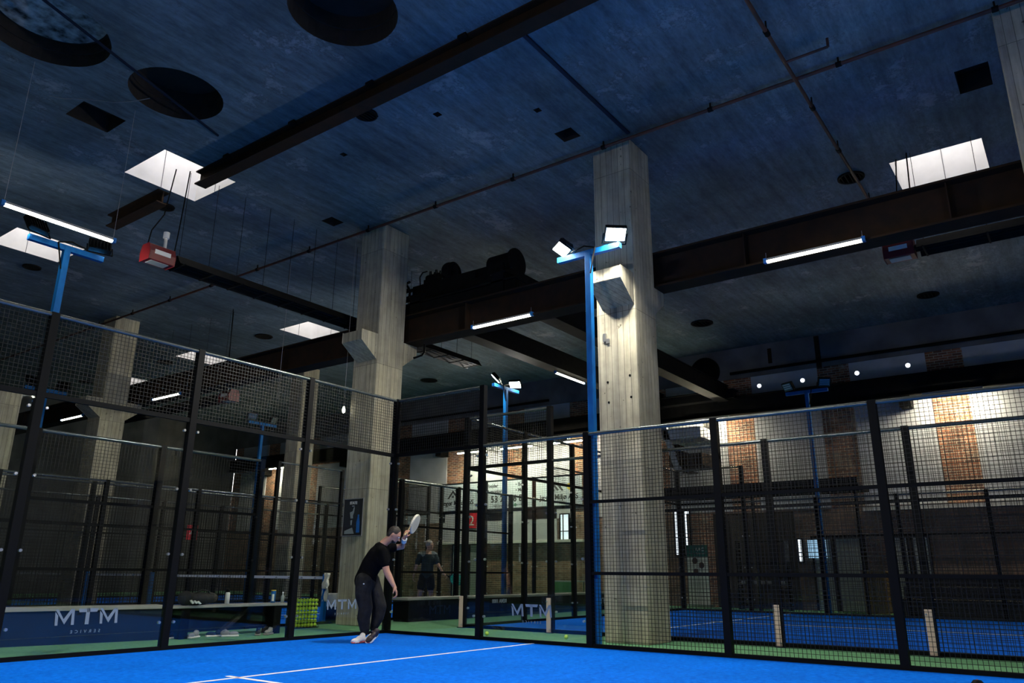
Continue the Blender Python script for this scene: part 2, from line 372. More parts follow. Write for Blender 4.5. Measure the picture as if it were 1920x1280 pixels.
def ibeam(mb, p, q, w, h, tf=.025):
    p = Vector(p); q = Vector(q)
    mb.bar(p+Vector((0,0,tf/2)), q+Vector((0,0,tf/2)), w, tf); mb.bar(p+Vector((0,0,h-tf/2)), q+Vector((0,0,h-tf/2)), w, tf)
    mb.bar(p+Vector((0,0,h/2)), q+Vector((0,0,h/2)), .03, h-2*tf); return mb
b_ = ibeam(MB(), (2.72,-2.95,H-.28), (2.72,20.5,H-.28), .24, .28).build('monorail_beam', M['rust'])
tag(b_, 'long brown steel I-beam under the ceiling ending at the skylight', 'beam')
for k in range(12):
    MB().box(2.55,2.62,-2+1.9*k,-1.85+1.9*k,H-.06,H-.005).box(2.82,2.89,-2+1.9*k,-1.85+1.9*k,H-.06,H-.005).build('beam_clip', M['darksteel'], b_)
tag(ibeam(MB(), (2.76,-6.25,H-.28), (2.76,-4.22,H-.28), .24, .28).build('monorail_beam', M['rust']), 'short cut stub of steel I-beam beyond the skylight', 'beam')

# walls
def wall(name, label, m): return tag(m, label, 'wall', kind='structure')
wf = MB().box(X0-.3,X0,Y0,Y1,0,2.95).build('wall_far', M['brick_dark']); tag(wf, 'far long side wall of sooty brick, plaster and pale panels', 'wall', kind='structure')
MB().box(X0-.3,X0-.02,Y0,Y1,2.95,H).build('upper_brickwork', M['brick'], wf)
MB().box(X0-.02,X0+.02,Y0,Y1,7.34,H).build('plaster_band', M['plaster'], wf)
k = 0
y = 1.56-3.09*9
while y < 20:
    if y > Y0:
        MB().box(X0-.02,X0+.03,y,y+2.13,6.39,7.33).build('upper_panel', M['panel'], wf)
        MB().box(X0-.02,X0+.03,y,y+2.13,2.97,5.98).build('lower_panel', M['panel'], wf)
    y += 3.09
MB().box(X0,X0+.22,4.6,9.6,2.82,2.93).build('wall_ledge', M['white'], wf)
MB().box(X0,X0+.16,-12,-5,2.1,2.2).build('wall_ledge', M['white'], wf)
MB().box(X0-.02,X0+.03,-12,-6.2,2.2,3.40).build('lower_panel', M['panel'], wf)
MB().box(X0,X0+.06,-1.0,-.06,0,2.95).build('brick_pier', M['brick'], wf)
MB().box(X0,X0+.10,3.72,3.86,7.34,8.35).box(X0,X0+.06,2.2,2.32,7.7,8.2).build('wall_stain_strip', M['rust'], wf)
MB().tube((X0+.1,.9,7.52),(X0+.1,20,7.52),.05).tube((X0+.1,-15,7.52),(X0+.1,-6.5,7.52),.05).build('wall_pipe', M['darksteel'], wf)
bm = ibeam(MB(), (X0+.35,Y0+.1,6.02), (X0+.35,Y1-.1,6.02), .34, .62).build('crane_rail_beam', M['darksteel']); tag(bm, 'black steel crane rail beam along the far panelled wall', 'beam')
for yy in range(-24,20,6): MB().box(X0,X0+.5,yy,yy+.3,5.7,6.02).build('beam_bracket', M['darksteel'], bm)
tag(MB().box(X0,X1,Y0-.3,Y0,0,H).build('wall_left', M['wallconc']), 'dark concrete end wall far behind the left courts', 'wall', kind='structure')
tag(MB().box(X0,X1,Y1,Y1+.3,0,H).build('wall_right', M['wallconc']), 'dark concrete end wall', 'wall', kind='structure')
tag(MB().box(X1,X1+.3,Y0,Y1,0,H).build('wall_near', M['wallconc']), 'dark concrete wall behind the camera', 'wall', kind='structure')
# dark timber lining and doors low on the far wall
MB().box(X0,X0+.06,-.05,2.55,0,2.9).build('timber_lining', M['hole'], wf)
doors = [(3.05,3.55), (3.70,4.45), (5.15,5.62), (5.78,6.15), (-11.2,-10.4), (-10.3,-9.7)]
for n,(a,b) in enumerate(doors):
    d = thing('door_%d' % (n+1), ['pale half-glazed door with a lit pane at the far wall','pale grey door leaf right of the lit pane','narrow pale door beside the brick pier','narrow pale leaf left of the black bench bank','pale door leaf under the banner','second door leaf under the banner'][n], 'door', kind='structure')
    MB().box(X0+.02,X0+.08,a,b,0.02,2.06).build('door_leaf', M['door'], d)
    MB().box(X0,X0+.10,a-.06,a,0,2.12).box(X0,X0+.10,b,b+.06,0,2.12).box(X0,X0+.10,a-.06,b+.06,2.06,2.14).build('door_frame', M['darksteel'], d)
    MB().tube((X0+.08,b-.1,1.02),(X0+.15,b-.1,1.02),.012).tube((X0+.15,b-.1,1.02),(X0+.15,b-.22,1.02),.012).build('handle', M['alu'], d)
tag(MB().box(X0+.08,X0+.12,2.90,3.42,1.5,2.02).build('lit_display', M['screen']), 'blue-white lit display pane beside the pale doors', 'screen')
MBw = MB().box(X0+.06,X0+.13,3.82,4.4,.05,1.0); o = MBw.build('wood_counter', M['wood']); o.location = (1.2,.9,0)
tag(o, 'yellow-brown wooden cabinet standing before the far brick wall', 'cabinet'); o.location = (0,0,0)
o.data = MB().box(X0+.5,X0+1.0,4.55,5.1,0,1.1).box(X0+.47,X0+1.03,4.5,5.15,1.1,1.15).box(X0+1.0,X0+1.012,4.6,4.81,.1,1.0).box(X0+1.0,X0+1.012,4.84,5.05,.1,1.0).mesh('wood_cabinet'); o.data.materials.append(M['wood']); o.name = 'wooden_cabinet'
# windows in the far wall
for n,(a,b,z0,z1,lb) in enumerate([(-1.42,-1.18,1.62,3.05,'tall narrow daylit window left of the fence post by the brick pier'), (-1.08,-.90,1.62,3.05,'tall narrow daylit window right of the fence post by the brick pier'), (-6.02,-5.66,2.1,3.1,'small bright window with cross bar under the right end of the banner'), (2.60,2.70,1.4,2.05,'very thin daylit slit left of the lit display pane'), (-4.0,-3.9,1.9,3.1,'thin bright slit just left of the big column')]):
    w = thing('window_%d' % (n+7), lb, 'window', kind='structure')
    MB().box(X0+.02,X0+.05,a,b,z0,z1).build('pane', M['daylight'], w)
    g = MB().box(X0,X0+.09,a-.04,a,z0-.04,z1+.04).box(X0,X0+.09,b,b+.04,z0-.04,z1+.04).box(X0,X0+.09,a,b,z1,z1+.04).box(X0,X0+.09,a,b,z0-.04,z0).box(X0,X0+.08,a,b,z0+(z1-z0)*.38,z0+(z1-z0)*.38+.03)
    if b-a > .3: g.box(X0,X0+.08,a+.1,a+.13,z0,z1)
    g.build('window_frame', M['black'], w)
# round fan openings, spots on the panels
for (yy,zz,r,lb) in [(.0,7.7,.52,'large round black fan opening high on the far wall'), (.62,6.78,.30,'smaller round black opening beside the end of the crane girder')]:
    t = thing('wall_fan', lb, 'fan', (X0+.03,yy,zz))
    m = MB(); 
    for i in range(28):
        a0, a1 = 2*PI*i/28, 2*PI*(i+1)/28
        P = lambda rr,a,x: (x, rr*math.cos(a), rr*math.sin(a))
        m.add([P(r,a0,.1),P(r,a1,.1),P(r*.9,a1,.1),P(r*.9,a0,.1),P(r,a0,0),P(r,a1,0),P(r*.9,a1,0),P(r*.9,a0,0)],[(0,1,2,3),(4,5,1,0),(3,2,6,7)])
    m.build('ring', M['darksteel'], t)
    MB().tube((0,0,0),(.02,0,0),r*.92,n=28).build('back_plate', M['black'], t)
    for q in range(5):
        a = q*2*PI/5
        MB().bar((.05,.05*math.cos(a),.05*math.sin(a)),(.06,r*.85*math.cos(a),r*.85*math.sin(a)),r*.4,.01,up=(1,.3,0)).build('blade', M['darksteel'], t)
    MB().tube((.03,0,0),(.09,0,0),r*.16).build('hub', M['darksteel'], t)
for k,(yy,zz,on) in enumerate([(1.84,6.98,1),(3.24,6.97,1),(4.88,6.97,1),(6.31,7.0,1),(7.96,7.03,0),(-9.75,6.9,1)]):
    t = thing('wall_spot', ['leftmost round white lamp on the high wall panels, beside the dark lamp pole','round white lamp above the unlit floodlight on the high panel','left round lamp on the middle high wall panel','right round lamp on the middle high wall panel','unlit round lamp on the high panel at far right','single round white lamp on the high panel seen through the upper mesh'][k], 'lamp', (X0+.03,yy,zz), group='round lamps on the high wall panels')
    MB().tube((0,0,0),(.05,0,0),.085,n=20).build('lamp_ring', M['alu'] if on else M['panel'], t)
    MB().tube((.05,0,0),(.06,0,0),.065,n=20).build('lens', M['spot'] if on else M['panel'], t)
# batten lights that wash the wall below the crane rail
for k,yy in enumerate((7.4,.2,-7.4,-5.2,-22.3,-9.6)):
    t = thing('wall_batten_light', ['batten light under the crane rail washing the pier at far right','batten light under the crane rail above the narrow windows','batten light under the crane rail above the banner','batten light under the crane rail above the right banner logo','batten light at the far left end of the crane rail','batten light under the crane rail above the left banner logo'][k], 'lamp', (X0+(.66 if k in (0,1,4) else 1.0),yy,5.90 if k in (0,1,4) else 5.6), group='batten lights under the crane rail')
    MB().box(-.05,.05,-.75,.75,.03,.09).box(-.16 if k in (0,1,4) else -1.0,-.03,-.6,-.57,.07,.11).box(-.16 if k in (0,1,4) else -1.0,-.03,.57,.6,.07,.11).build('housing', M['grey'], t)
    MB().box(-.03,.03,-.73,.73,0,.03).build('diffuser', M['walltube'], t)
# columns
def column(x0,x1,y0,y1,label,corbels=(1,-1),holes=False,top=H):
    t = thing('concrete_column', label, 'column', (0,0,0), group='concrete columns')
    MB().box(x0,x1,y0,y1,0,top).build('shaft', M['column'], t, bevel=.02)
    for s in corbels:
        xa = x1 if s > 0 else x0; e = .45*s
        MB().prism([(xa-.01*s,5.28),(xa-.01*s,5.83),(xa+e,5.83),(xa+e,5.62)], 'y', y0+.12 if s>0 else y0+.05, y1-.02 if s>0 else y1-.05).build('corbel', M['column'], t, bevel=.01)
    if holes:
        m = MB()
        for yy,zz in ((3.86,4.02),(4.27,4.08),(3.87,3.68),(4.28,3.72),(3.98,5.55),(4.14,5.58)): 
            xx = x1+.001 if zz < 5 else x1+.33
            if zz < 5: m.tube((xx-.02,yy,zz),(xx+.004,yy,zz),.02,n=10)
        m.build('bolt_hole', M['black'], t)
        MB().box(x1,x1+.03,3.80,3.86,4.72,4.86).box(x1,x1+.03,3.86,3.92,4.68,4.76).build('steel_cleat', M['alu'], t)
    return t
column(-1.72,-.96,3.68,4.42,'big pale concrete column standing right behind the blue floodlight pole',holes=True)
column(-1.72,-.95,-2.35,-1.62,'concrete column behind the player, with a poster on it')
column(-1.55,-.80,-13.7,-12.95,'concrete column far behind the left glass wall')
column(-1.72,-.96,9.95,10.7,'dark concrete column at the upper right edge')
column(-8.7,-7.95,-13.65,-12.95,'distant concrete column between the left court posts',corbels=())
column(1.35,2.15,-13.6,-12.9,'distant concrete pier at the far left edge',corbels=(),top=5.7)
# insert panel in corbel of the poster column
tag(MB().prism([(-.56,5.60),(-.585,5.59),(-.80,5.42),(-.78,5.42)],'y',-2.05,-1.88).build('metal_plate', M['alu']), 'small metal plate in the slanting underside of a column corbel', 'plate')

# crane runway beams and bridge
rb = ibeam(MB(), (-2.0,Y0+.2,5.84), (-2.0,Y1-.2,5.84), .40, .66, .035).build('runway_beam', M['rust']); tag(rb, 'deep brown steel crane runway beam behind the row of columns', 'beam')
MB().box(-2.03,-1.97,Y0+.2,Y1-.2,6.50,6.56).build('crane_rail', M['darksteel'], rb)
for yy in range(-24,20,3): MB().box(-1.98,-1.84,yy,yy+.02,5.88,6.46).build('stiffener', M['rust'], rb)
cr = thing('bridge_crane', 'black overhead crane with two girders and a trolley between the columns', 'crane', (0,0,0))
for yy in (-1.62,.72):
    MB().box(-14.5,-2.0,yy-.16,yy+.16,6.55,7.02).box(-14.5,-2.0,yy-.20,yy+.20,6.52,6.55).box(-14.5,-2.0,yy-.20,yy+.20,7.02,7.05).build('girder', M['darksteel'], cr)
for xx in (-2.25,-14.4):
    MB().box(xx-.15,xx+.2,-2.4,1.15,6.56,6.82).box(xx-.2,xx+.25,-2.45,1.2,6.82,6.86).build('end_carriage', M['darksteel'], cr)
MB().box(-3.3,-2.3,-2.2,.9,7.05,7.2).box(-3.2,-2.4,-2.1,-.2,7.2,7.45).box(-3.1,-2.5,-.3,.5,7.2,7.5).build('trolley_frame', M['darksteel'], cr)
MB().tube((-2.8,.0,7.55),(-2.8,.62,7.55),.27,n=24).tube((-2.8,.62,7.55),(-2.8,.66,7.55),.33,n=24).build('hoist_drum', M['darksteel'], cr)
def wheel(c, R, spokes=5, w=.05, axis='y'):
    m = MB(); n = 28; c = Vector(c)
    ex, ez = (Vector((1,0,0)), Vector((0,0,1)))
    for i in range(n):
        a0, a1 = 2*PI*i/n, 2*PI*(i+1)/n
        m.tube(c+ex*R*math.cos(a0)+ez*R*math.sin(a0), c+ex*R*math.cos(a1)+ez*R*math.sin(a1), w/2, n=6)
    for q in range(spokes):
        a = 2*PI*q/spokes; m.tube(c, c+ex*R*math.cos(a)+ez*R*math.sin(a), w*.35, n=6)
    m.tube(c-Vector((0,.05,0)), c+Vector((0,.05,0)), R*.22, n=12); return m
def turned(o): return o
w_ = wheel((-2.55,-.95,7.62),.20,4,.08); w_.build('brake_wheel', M['darksteel'], cr, rot=None)
# gear wheel and motor
MB().tube((-2.62,-1.15,7.64),(-2.46,-1.0,7.64),.20,n=22).build('gear_wheel', M['darksteel'], cr)
mt = MB().box(-2.8,-2.5,-1.85,-1.45,7.45,7.6).tube((-2.65,-1.85,7.66),(-2.65,-1.5,7.66),.10)
for q in range(6): mt.tube((-2.65,-1.8+q*.06,7.7),(-2.65+.03*math.sin(q*2.1),-1.8+q*.06,7.86-.02*(q%3)),.014,n=6)
mt.path([(-2.5,-1.95,7.45),(-2.5,-1.98,7.7),(-2.5,-1.9,7.8),(-2.5,-1.75,7.8)],.015)
mt.build('motor', M['darksteel'], cr)
hw = MB(); c = Vector((-2.3,-2.42,7.32)); tdir = Vector((-.59,.80,0))
for i in range(28):
    a0, a1 = 2*PI*i/28, 2*PI*(i+1)/28
    hw.tube(c+tdir*.24*math.cos(a0)+Vector((0,0,.28*math.sin(a0))), c+tdir*.24*math.cos(a1)+Vector((0,0,.28*math.sin(a1))), .03, n=6)
for q in range(4): a = q*PI/2+.5; hw.tube(c, c+tdir*.24*math.cos(a)+Vector((0,0,.28*math.sin(a))), .02, n=6)
hw.tube(c-Vector((0,0,0)), (-2.3,-2.0,7.32), .04).build('hand_wheel', M['darksteel'], cr)
MB().bar((-2.3,-2.42,7.1),(-2.3,-2.1,7.08),.05,.05).bar((-2.3,-2.35,7.5),(-2.3,-2.1,7.55),.05,.04).build('wheel_bracket', M['darksteel'], cr)
tag(MB().path([(-2.1,-1.36,5.86),(-2.1,-1.36,5.66),(-2.1,-1.42,5.6),(-2.1,-1.66,5.57),(-2.1,-1.72,5.60),(-2.1,-1.72,5.66)],.025).build('pipe_bend', M['black']), 'small black U-bent pipe hanging under the runway beam', 'pipe')

# ------------------------------------------------------------ courts
def court(label, x0,x1,y0,y1, lines):
    t = MB().box(x0,x1,y0,y1,.001,.012).build('court_turf', M['blue']); tag(t, label, 'court')
    for (a,b,c,d) in lines: MB().box(a,b,c,d,.0122,.016).build('court_line', M['line'], t)
    MB().box(x0-.05,x1+.05,y0-.05,y0,.0,.05).box(x0-.05,x1+.05,y1,y1+.05,0,.05).box(x0-.05,x0,y0,y1,0,.05).box(x1,x1+.05,y0,y1,0,.05).build('edge_kerb', M['black'], t)
court('bright blue court in front with the player on it', .03,9.97,.03,19.97, [(.03,9.97,3.02,3.07),(4.975,5.025,2.87,17.1),(.03,9.97,16.95,17.0)])
court('dim blue court at right, behind the mesh fence', -12.02,-2.08,.03,19.97, [(-12.02,-2.08,3.02,3.07),(-7.075,-7.025,2.87,17.1),(-12.02,-2.08,16.95,17.0)])
court('narrow blue court directly behind the glass back wall', -11.0,8.9,-8.58,-2.68, [(5.8,5.85,-8.58,-2.68),(-8.05,-8.0,-8.58,-2.68),(-8.2,6.0,-5.65,-5.6)])
court('second narrow blue court farther back', -11.0,8.9,-12.80,-9.30, [(5.8,5.85,-12.80,-9.30),(-8.05,-8.0,-12.80,-9.30)])
court('farthest narrow blue court beyond the distant columns', -11.0,8.9,-19.9,-13.95, [(5.8,5.85,-19.9,-13.95),(-8.05,-8.0,-19.9,-13.95)])

_mesh_cache = {}
def mesh_grid(L, Hh, pitch=.05, w=.0052):
    key = (round(L,3), round(Hh,3), pitch, w)
    if key not in _mesh_cache:
        m = MB(); n = int(round(L/pitch)); k = int(round(Hh/pitch))
        for i in range(1,n): x = L*i/n; m.bar((x,0,0),(x,0,Hh),w,w,caps=False)
        for j in range(1,k): z = Hh*j/k; m.bar((0,.004,z),(L,.004,z),w,w,caps=False)
        me = m.mesh('mesh_grid'); me.materials.append(M['wire']); _mesh_cache[key] = me
    return _mesh_cache[key]
_post_cache = {}
def post_mesh(h, w, s=-1):
    if (h,w,s) not in _post_cache:
        ya, yb = sorted((s*.06,-s*.035)); yc, yd = sorted((s*.05,s*.10))
        m = MB().box(-w/2,w/2,ya,yb,0,h+.03).box(-w/2-.03,w/2+.03,yc,yd,0,.012)
        me = m.mesh('post'); me.materials.append(M['black']); _post_cache[(h,w,s)] = me
    return _post_cache[(h,w,s)]
_bolts = None
def fence(label, p0, rz, segs, pitch=.05, post_w=.095, kerb=True, rails=True, wire=.0052, group='court enclosures', out=-1):
    """segs: (length, glass height, total height)"""
    t = thing('court_fence', label, 'fence', (p0[0],p0[1],0), rz, group=group)
    x = 0; hs = [s[2] for s in segs]
    total = sum(s[0] for s in segs)
    for k in range(len(segs)+1):
        h = max(([hs[k-1]] if k > 0 else [])+([hs[k]] if k < len(segs) else []))
        if h > 0: link('post', post_mesh(h, post_w, out), None, t, (x,0,0))
        if k < len(segs):
            L, g, h = segs[k]
            if h > 0:
                a, b = x+post_w/2, x+L-post_w/2
                if g > 0: MB().box(a-.03,b+.03,.0,.012,.06,g-.02).build('glass_panel', M['glass'], t)
                r = MB().tube((x,0,h),(x+L,0,h),.028,n=10); r.build('top_rail', M['rail'], t)
                MB().box(a,b,-.02,.02,.0,.06).build('cross_rail', M['black'], t)
                if g > 0 and h > g+.1: MB().box(a,b,-.025,.025,g-.03,g+.03).build('cross_rail', M['black'], t)
                zz = g if g > 0 else 0
                while zz < h-.01:
                    hh = min(1.0, h-zz)
                    link('mesh_panel', mesh_grid(round(b-a,3), round(hh-.03,3), pitch, wire), None, t, (a,0,zz+.01))
                    if zz > g+.01: MB().box(a,b,-.02,.02,zz-.022,zz+.022).build('cross_rail', M['black'], t)
                    zz += hh
                if g > 0:
                    c = MB()
                    for zc in (.35,1.2,2.05,2.85): c.tube((x+.1,.016,zc),(x+.1,-.02,zc),.018,n=8).tube((x+L-.1,.016,zc),(x+L-.1,-.02,zc),.018,n=8)
                    c.build('glass_clamp', M['alu'], t)
            x += L
    return t
HP = PI/2
f_back = fence('glass and mesh back wall of the blue court, behind the player', (0,0), 0, [(2,3,4)]*5)
# side wall: local x runs along +Y, local -y faces outwards
f_side = fence('right side fence of the front court, glass panes then black mesh', (0,0), HP, [(2,3,4),(2,3,3),(2,0,3),(2,0,3),(2,0,3)], out=1)
f2_side = fence('near side fence of the right-hand court, beyond the big column', (-2.05,0), HP, [(2,3,4),(2,3,3),(2,0,3),(2,0,3),(2,0,3)], out=-1)
f2_back = fence('glass back wall of the right-hand court', (-12.05,0), 0, [(2,3,4)]*5)
f2_far = fence('far side fence of the right-hand court before the brick wall', (-12.05,0), HP, [(2,3,4),(2,3,3),(2,0,3),(2,0,3),(2,0,3)], pitch=.06, out=1)
f3_l = fence('left half of the fence around the narrow court behind the glass', (.9,-2.62), 0, [(2,0,3),(2,0,3),(2,3,3),(2,3,4)], pitch=.055)
f3_r = fence('right half of the fence around the narrow court behind the glass', (-11.1,-2.62), 0, [(2,3,4),(2,3,3),(2.2,0,3),(2,0,3)], pitch=.055)
f3_far = fence('fence between the two narrow courts at the back', (-11.1,-8.63), 0, [(2.35,3,4),(2.35,0,3),(2.4,0,4),(2.4,0,3),(2.4,0,3),(2.3,0,3),(2,0,3),(2,3,3),(2,3,4)], pitch=.06)
f4_near = fence('nearer fence of the farthest narrow court', (-11.1,-9.25), 0, [(2.35,3,4),(2.35,0,3),(2.4,0,3),(2.4,0,3),(2.4,0,3),(2.3,0,3),(2,0,3),(2,3,3),(2,3,4)], pitch=.07, wire=.006)
f4_far = fence('farthest court fence before the dark end wall', (-11.1,-12.86), 0, [(2,3,4),(2,3,3)]+[(2,0,3)]*6+[(2,3,3),(2,3,4)], pitch=.08, wire=.007)
for (xx,ya,yb,lb) in ((-11.1,-8.63,-2.62,'glass end wall of the narrow court behind the glass'),(-11.1,-12.86,-9.25,'glass end wall of the farthest narrow court')):
    fence(lb, (xx,ya), HP, [((yb-ya)/3,3,4)]*3, pitch=.07)
# pale cover plates on the posts of the right-hand court
for yy,h_,lb in ((0.0,.57,'pale cover plate on the corner post of the right-hand court'),(2.0,.58,'pale cover plate on the post below the first mesh step'),(6.0,.58,'pale cover plate right of the big column'),(8.0,.58,'pale cover plate nearest the right edge')):
    t = thing('post_plate', lb, 'plate', (-1.99,yy-.02,0), group='pale plates on the fence posts')
    MB().box(0,.015,-.045,.045,0,h_).build('plate', M['cream'], t, bevel=.003)
    MB().tube((.0,-.03,h_-.06),(.03,-.03,h_-.06),.012).tube((.0,.03,.06),(.03,.03,.06),.012).build('bolt', M['alu'], t)
# ------------------------------------------------------------ floodlight poles
def flood_head(parent, loc, rz, tilt, lit, roll=0):
    e = MB().box(-.17,.17,-.035,.045,-.13,.13)
    for q in range(7): e.box(-.15+q*.05,-.14+q*.05,.045,.075,-.11,.11)
    h = e.build('floodlight_head', M['black'], parent, loc); h.rotation_euler = (-tilt, roll, rz)
    MB().box(-.15,.15,-.038,-.0355,-.11,.11).build('lens', M['lampback'] if lit == 3 else M['lampmid'] if lit == 4 else (M['lamp'] if lit else M['lampoff']), h)
    if lit == 2: MB().box(-.175,.175,-.34,-.03,.125,.133).build('added_shield', M['black'], h)  # shield added to unseen heads to keep their light off the ceiling
    if not lit: MB().box(-.13,.13,-.046,-.043,-.06,-.03).box(-.13,.13,-.046,-.043,.0,.03).box(-.13,.13,-.046,-.043,.06,.09).build('louvre', M['alu'], h)
    MB().path([(-.19,0,0),(-.19,0,-.2),(.19,0,-.2),(.19,0,0)],.01).build('bracket', M['black'], h)
    return h
def pole(label, x, y, along, heads, h=6.0, off=(0,0)):
    """along: heading of the cross arm; heads: (position on arm, heading of light, tilt, lit)"""
    t = thing('floodlight_pole', label, 'lamp', (x+off[0],y+off[1],0), group='blue floodlight poles')
    MB().box(-.05,.05,-.05,.05,0,h).box(-.12,.12,-.12,.12,0,.015).build('pole', M['poleblue'], t, bevel=.006)
    a = Vector((math.cos(along),math.sin(along),0)); 
    MB().bar(a*-.58+Vector((0,0,h-.02)), a*.58+Vector((0,0,h-.02)), .09,.09).build('cross_arm', M['poleblue'], t)
    MB().path([tuple(a*-.35+Vector((.05,.05,h+.05))),tuple(a*-.1+Vector((.06,.05,h+.1))),tuple(a*.1+Vector((.06,.05,h+.03))),(.06,.06,h-.4)],.012).build('cable', M['black'], t)
    for (s, rz, tilt, lit) in heads:
        flood_head(t, a*s+Vector((0,0,h+.2)), rz, tilt, lit)
    return t
# lens faces local -y; heading rz turns it
def hd(v): return math.atan2(v[0], -v[1])   # heading so that local -y points to v
pole('tall blue pole with two lit floodlights, beside the big column', -.12, 4.04, HP, [(-.5, hd((1,-.75)), -1.02, 1), (.5, hd((1,.8)), -.98, 1)])
pole('blue floodlight pole at left, its lamp heads turned away', 4.92, -2.78, 0, [(-.5, hd((-.3,-1)), -.6, 3), (.5, hd((.3,-1)), -.6, 3)])
pole('distant blue pole with one lit head, seen through the court corner', -7.02, -2.78, 0, [(-.45, hd((.6,.25)), -.95, 3), (.45, hd((.5,-1)), -.75, 4)])
pole('dark blue pole with unlit heads before the far white panels', -12.17, 4.03, HP, [(-.5, hd((1,-.5)), -.55, 0), (.5, hd((1,.6)), -.55, 0)])
pole('blue pole seen behind the left glass wall, beside a far column', .35, -14.0, 0, [(-.45, hd((-.4,-1)), -.5, 0), (.45, hd((.4,-1)), -.5, 0)])
pole('thin blue pole between the left fence posts', -6.55, -13.2, 0, [(-.45, hd((-.4,1)), -.5, 0), (.45, hd((.4,1)), -.5, 0)])
# the other floodlights of the front court, outside the picture
for (x,y,v1,v2) in ((10.08,4.0,(-1,-.6),(-1,.7)),(10.08,15.5,(-1,-.7),(-1,.6)),(-.08,15.5,(1,-.7),(1,.6))):
    pole('blue floodlight pole beside the front court, outside the picture', x, y, HP, [(-.5, hd(v1), -.85, 2), (.5, hd(v2), -.85, 2)])

# ------------------------------------------------------------ suspended tubes and heaters
def led(label, c, along, L=1.5, z=5.84, wires=True, top=H):
    t = thing('led_tube_light', label, 'lamp', (c[0],c[1],z), along, group='suspended LED tube lights')
    MB().box(-L/2,L/2,-.03,.03,.02,.055).build('housing', M['grey'], t, bevel=.005)
    MB().box(-L/2+.03,L/2-.03,-.025,.025,-.015,.02).build('diffuser', M['tube'], t)
    MB().box(-L/2-.02,-L/2+.03,-.035,.035,-.02,.06).box(L/2-.03,L/2+.02,-.035,.035,-.02,.06).build('end_cap', M['can'], t)
    if wires:
        m = MB()
        for s in (-L/2+.02, L/2-.02): m.tube((s,0,.06),(s,0,top-z),.004,n=5)
        m.build('suspension_wire', M['grey'], t)
led('LED tube at upper left, hanging in front of the skylight', (5.4,-1.93), 0, 1.62, 6.0)
led('LED tube under the runway beam between the two big columns', (-1.8,1.0), HP, 1.5, 5.84, top=6.0)
led('LED tube under the runway beam right of the big column', (-1.8,7.1), HP, 1.5, 5.84, top=6.0)
led('LED tube under the crane girder, right of the distant floodlight', (-8.6,-1.62), 0, 1.6, 6.44, top=6.55)
led('small far LED tube seen through the upper left mesh', (-1.79,-11.25), HP, 1.45, 5.84, top=6.0)
led('farthest LED tube, left of the distant column', (-1.79,-17.0), HP, 1.5, 5.84, top=6.0)
def heater(label, p, rz, L, z, top=H, n=8):
    t = thing('tube_heater', label, 'heater', (p[0],p[1],z), rz, group='red radiant tube heaters')
    b = MB().prism([(-.15,-.14),(.15,-.14),(.17,.02),(.11,.17),(-.11,.17),(-.17,.02)],'x',-.5,0)
    bx = b.build('burner_box', M['red'], t, bevel=.01)
    MB().box(-.40,-.1,.166,.176,-.02,.06).box(-.40,-.1,-.176,-.166,-.02,.06).build('label_plate', M['white'], bx)
    MB().box(-.42,-.08,-.10,.10,-.146,-.138).build('underside_cover', M['sticker_dim'], bx)
    MB().tube((-.15,0,.17),(-.15,0,.40),.03).tube((-.15,0,.40),(-.15,0,.52),.055).build('flue_cap', M['white'], t)
    MB().tube((0,.07,0),(L,.07,0),.045,n=14).tube((0,-.07,0),(L,-.07,0),.045,n=14).build('radiant_tube', M['darksteel'], t)
    MB().prism([(-.26,-.08),(-.13,.10),(.13,.10),(.26,-.08),(.25,-.08),(.125,.09),(-.125,.09),(-.25,-.08)],'x',.05,L).build('reflector', M['darksteel'], t)
    for i in range(n+1):
        x = .15+(L-.3)*i/n
        MB().tube((x,0,.10),(x,0,top-z),.005,n=5).build('hanging_chain', M['darksteel'], t); MB().box(x-.015,x+.015,-.27,.27,-.09,-.07).build('support_strap', M['darksteel'], t)
    MB().path([(-.45,.05,.17),(-.4,.08,.5),(-.2,.1,.9),(-.1,.1,top-z)],.012).path([(.02,-.05,.17),(.05,-.05,.7),(.1,-.05,top-z)],.012).build('supply_cable', M['black'], t)
    return t
heater('radiant heater with dark red burner box, left of the poster column', (3.0,-3.1), PI, 9.0, 6.5, n=14)
heater('radiant heater with red burner box and white label at far right', (-4.4,8.2), HP, 8.0, 6.55, n=8)
heater('small distant radiant heater seen through the upper left mesh', (-2.6,-9.6), -HP, 7.5, 5.75, n=7)
# loose cables from the ceiling
tag(MB().path([(5.66,-2.66,H-.01),(5.50,-2.52,H-.03),(5.28,-2.26,H-.02),(5.15,-2.07,H-.05),(5.0,-1.87,H-.08),(4.83,-1.62,H-.07),(4.66,-1.38,H-.01)],.006,6).build('hanging_cable', M['grey']), 'thin pale cable looping under the ceiling beside the round recess', 'cable')
tag(MB().path([(-1.2,-5.2,H),(-1.2,-5.2,4.9)],.006).build('hanging_cable', M['grey']), 'thin pale cable hanging from the ceiling behind the left mesh', 'cable')
t = thing('pull_cord_lamp', 'small bright bulb hanging on a cord beside the poster column', 'lamp', (-.86,-2.45,0))
MB().tube((0,0,4.35),(0,0,H),.004,n=5).build('cord', M['grey'], t)
MB().lathe([(0,0),(.03,.02),(.035,.08),(.02,.14),(0,.15)],(0,0,4.2),12).build('bulb', M['tube'], t)

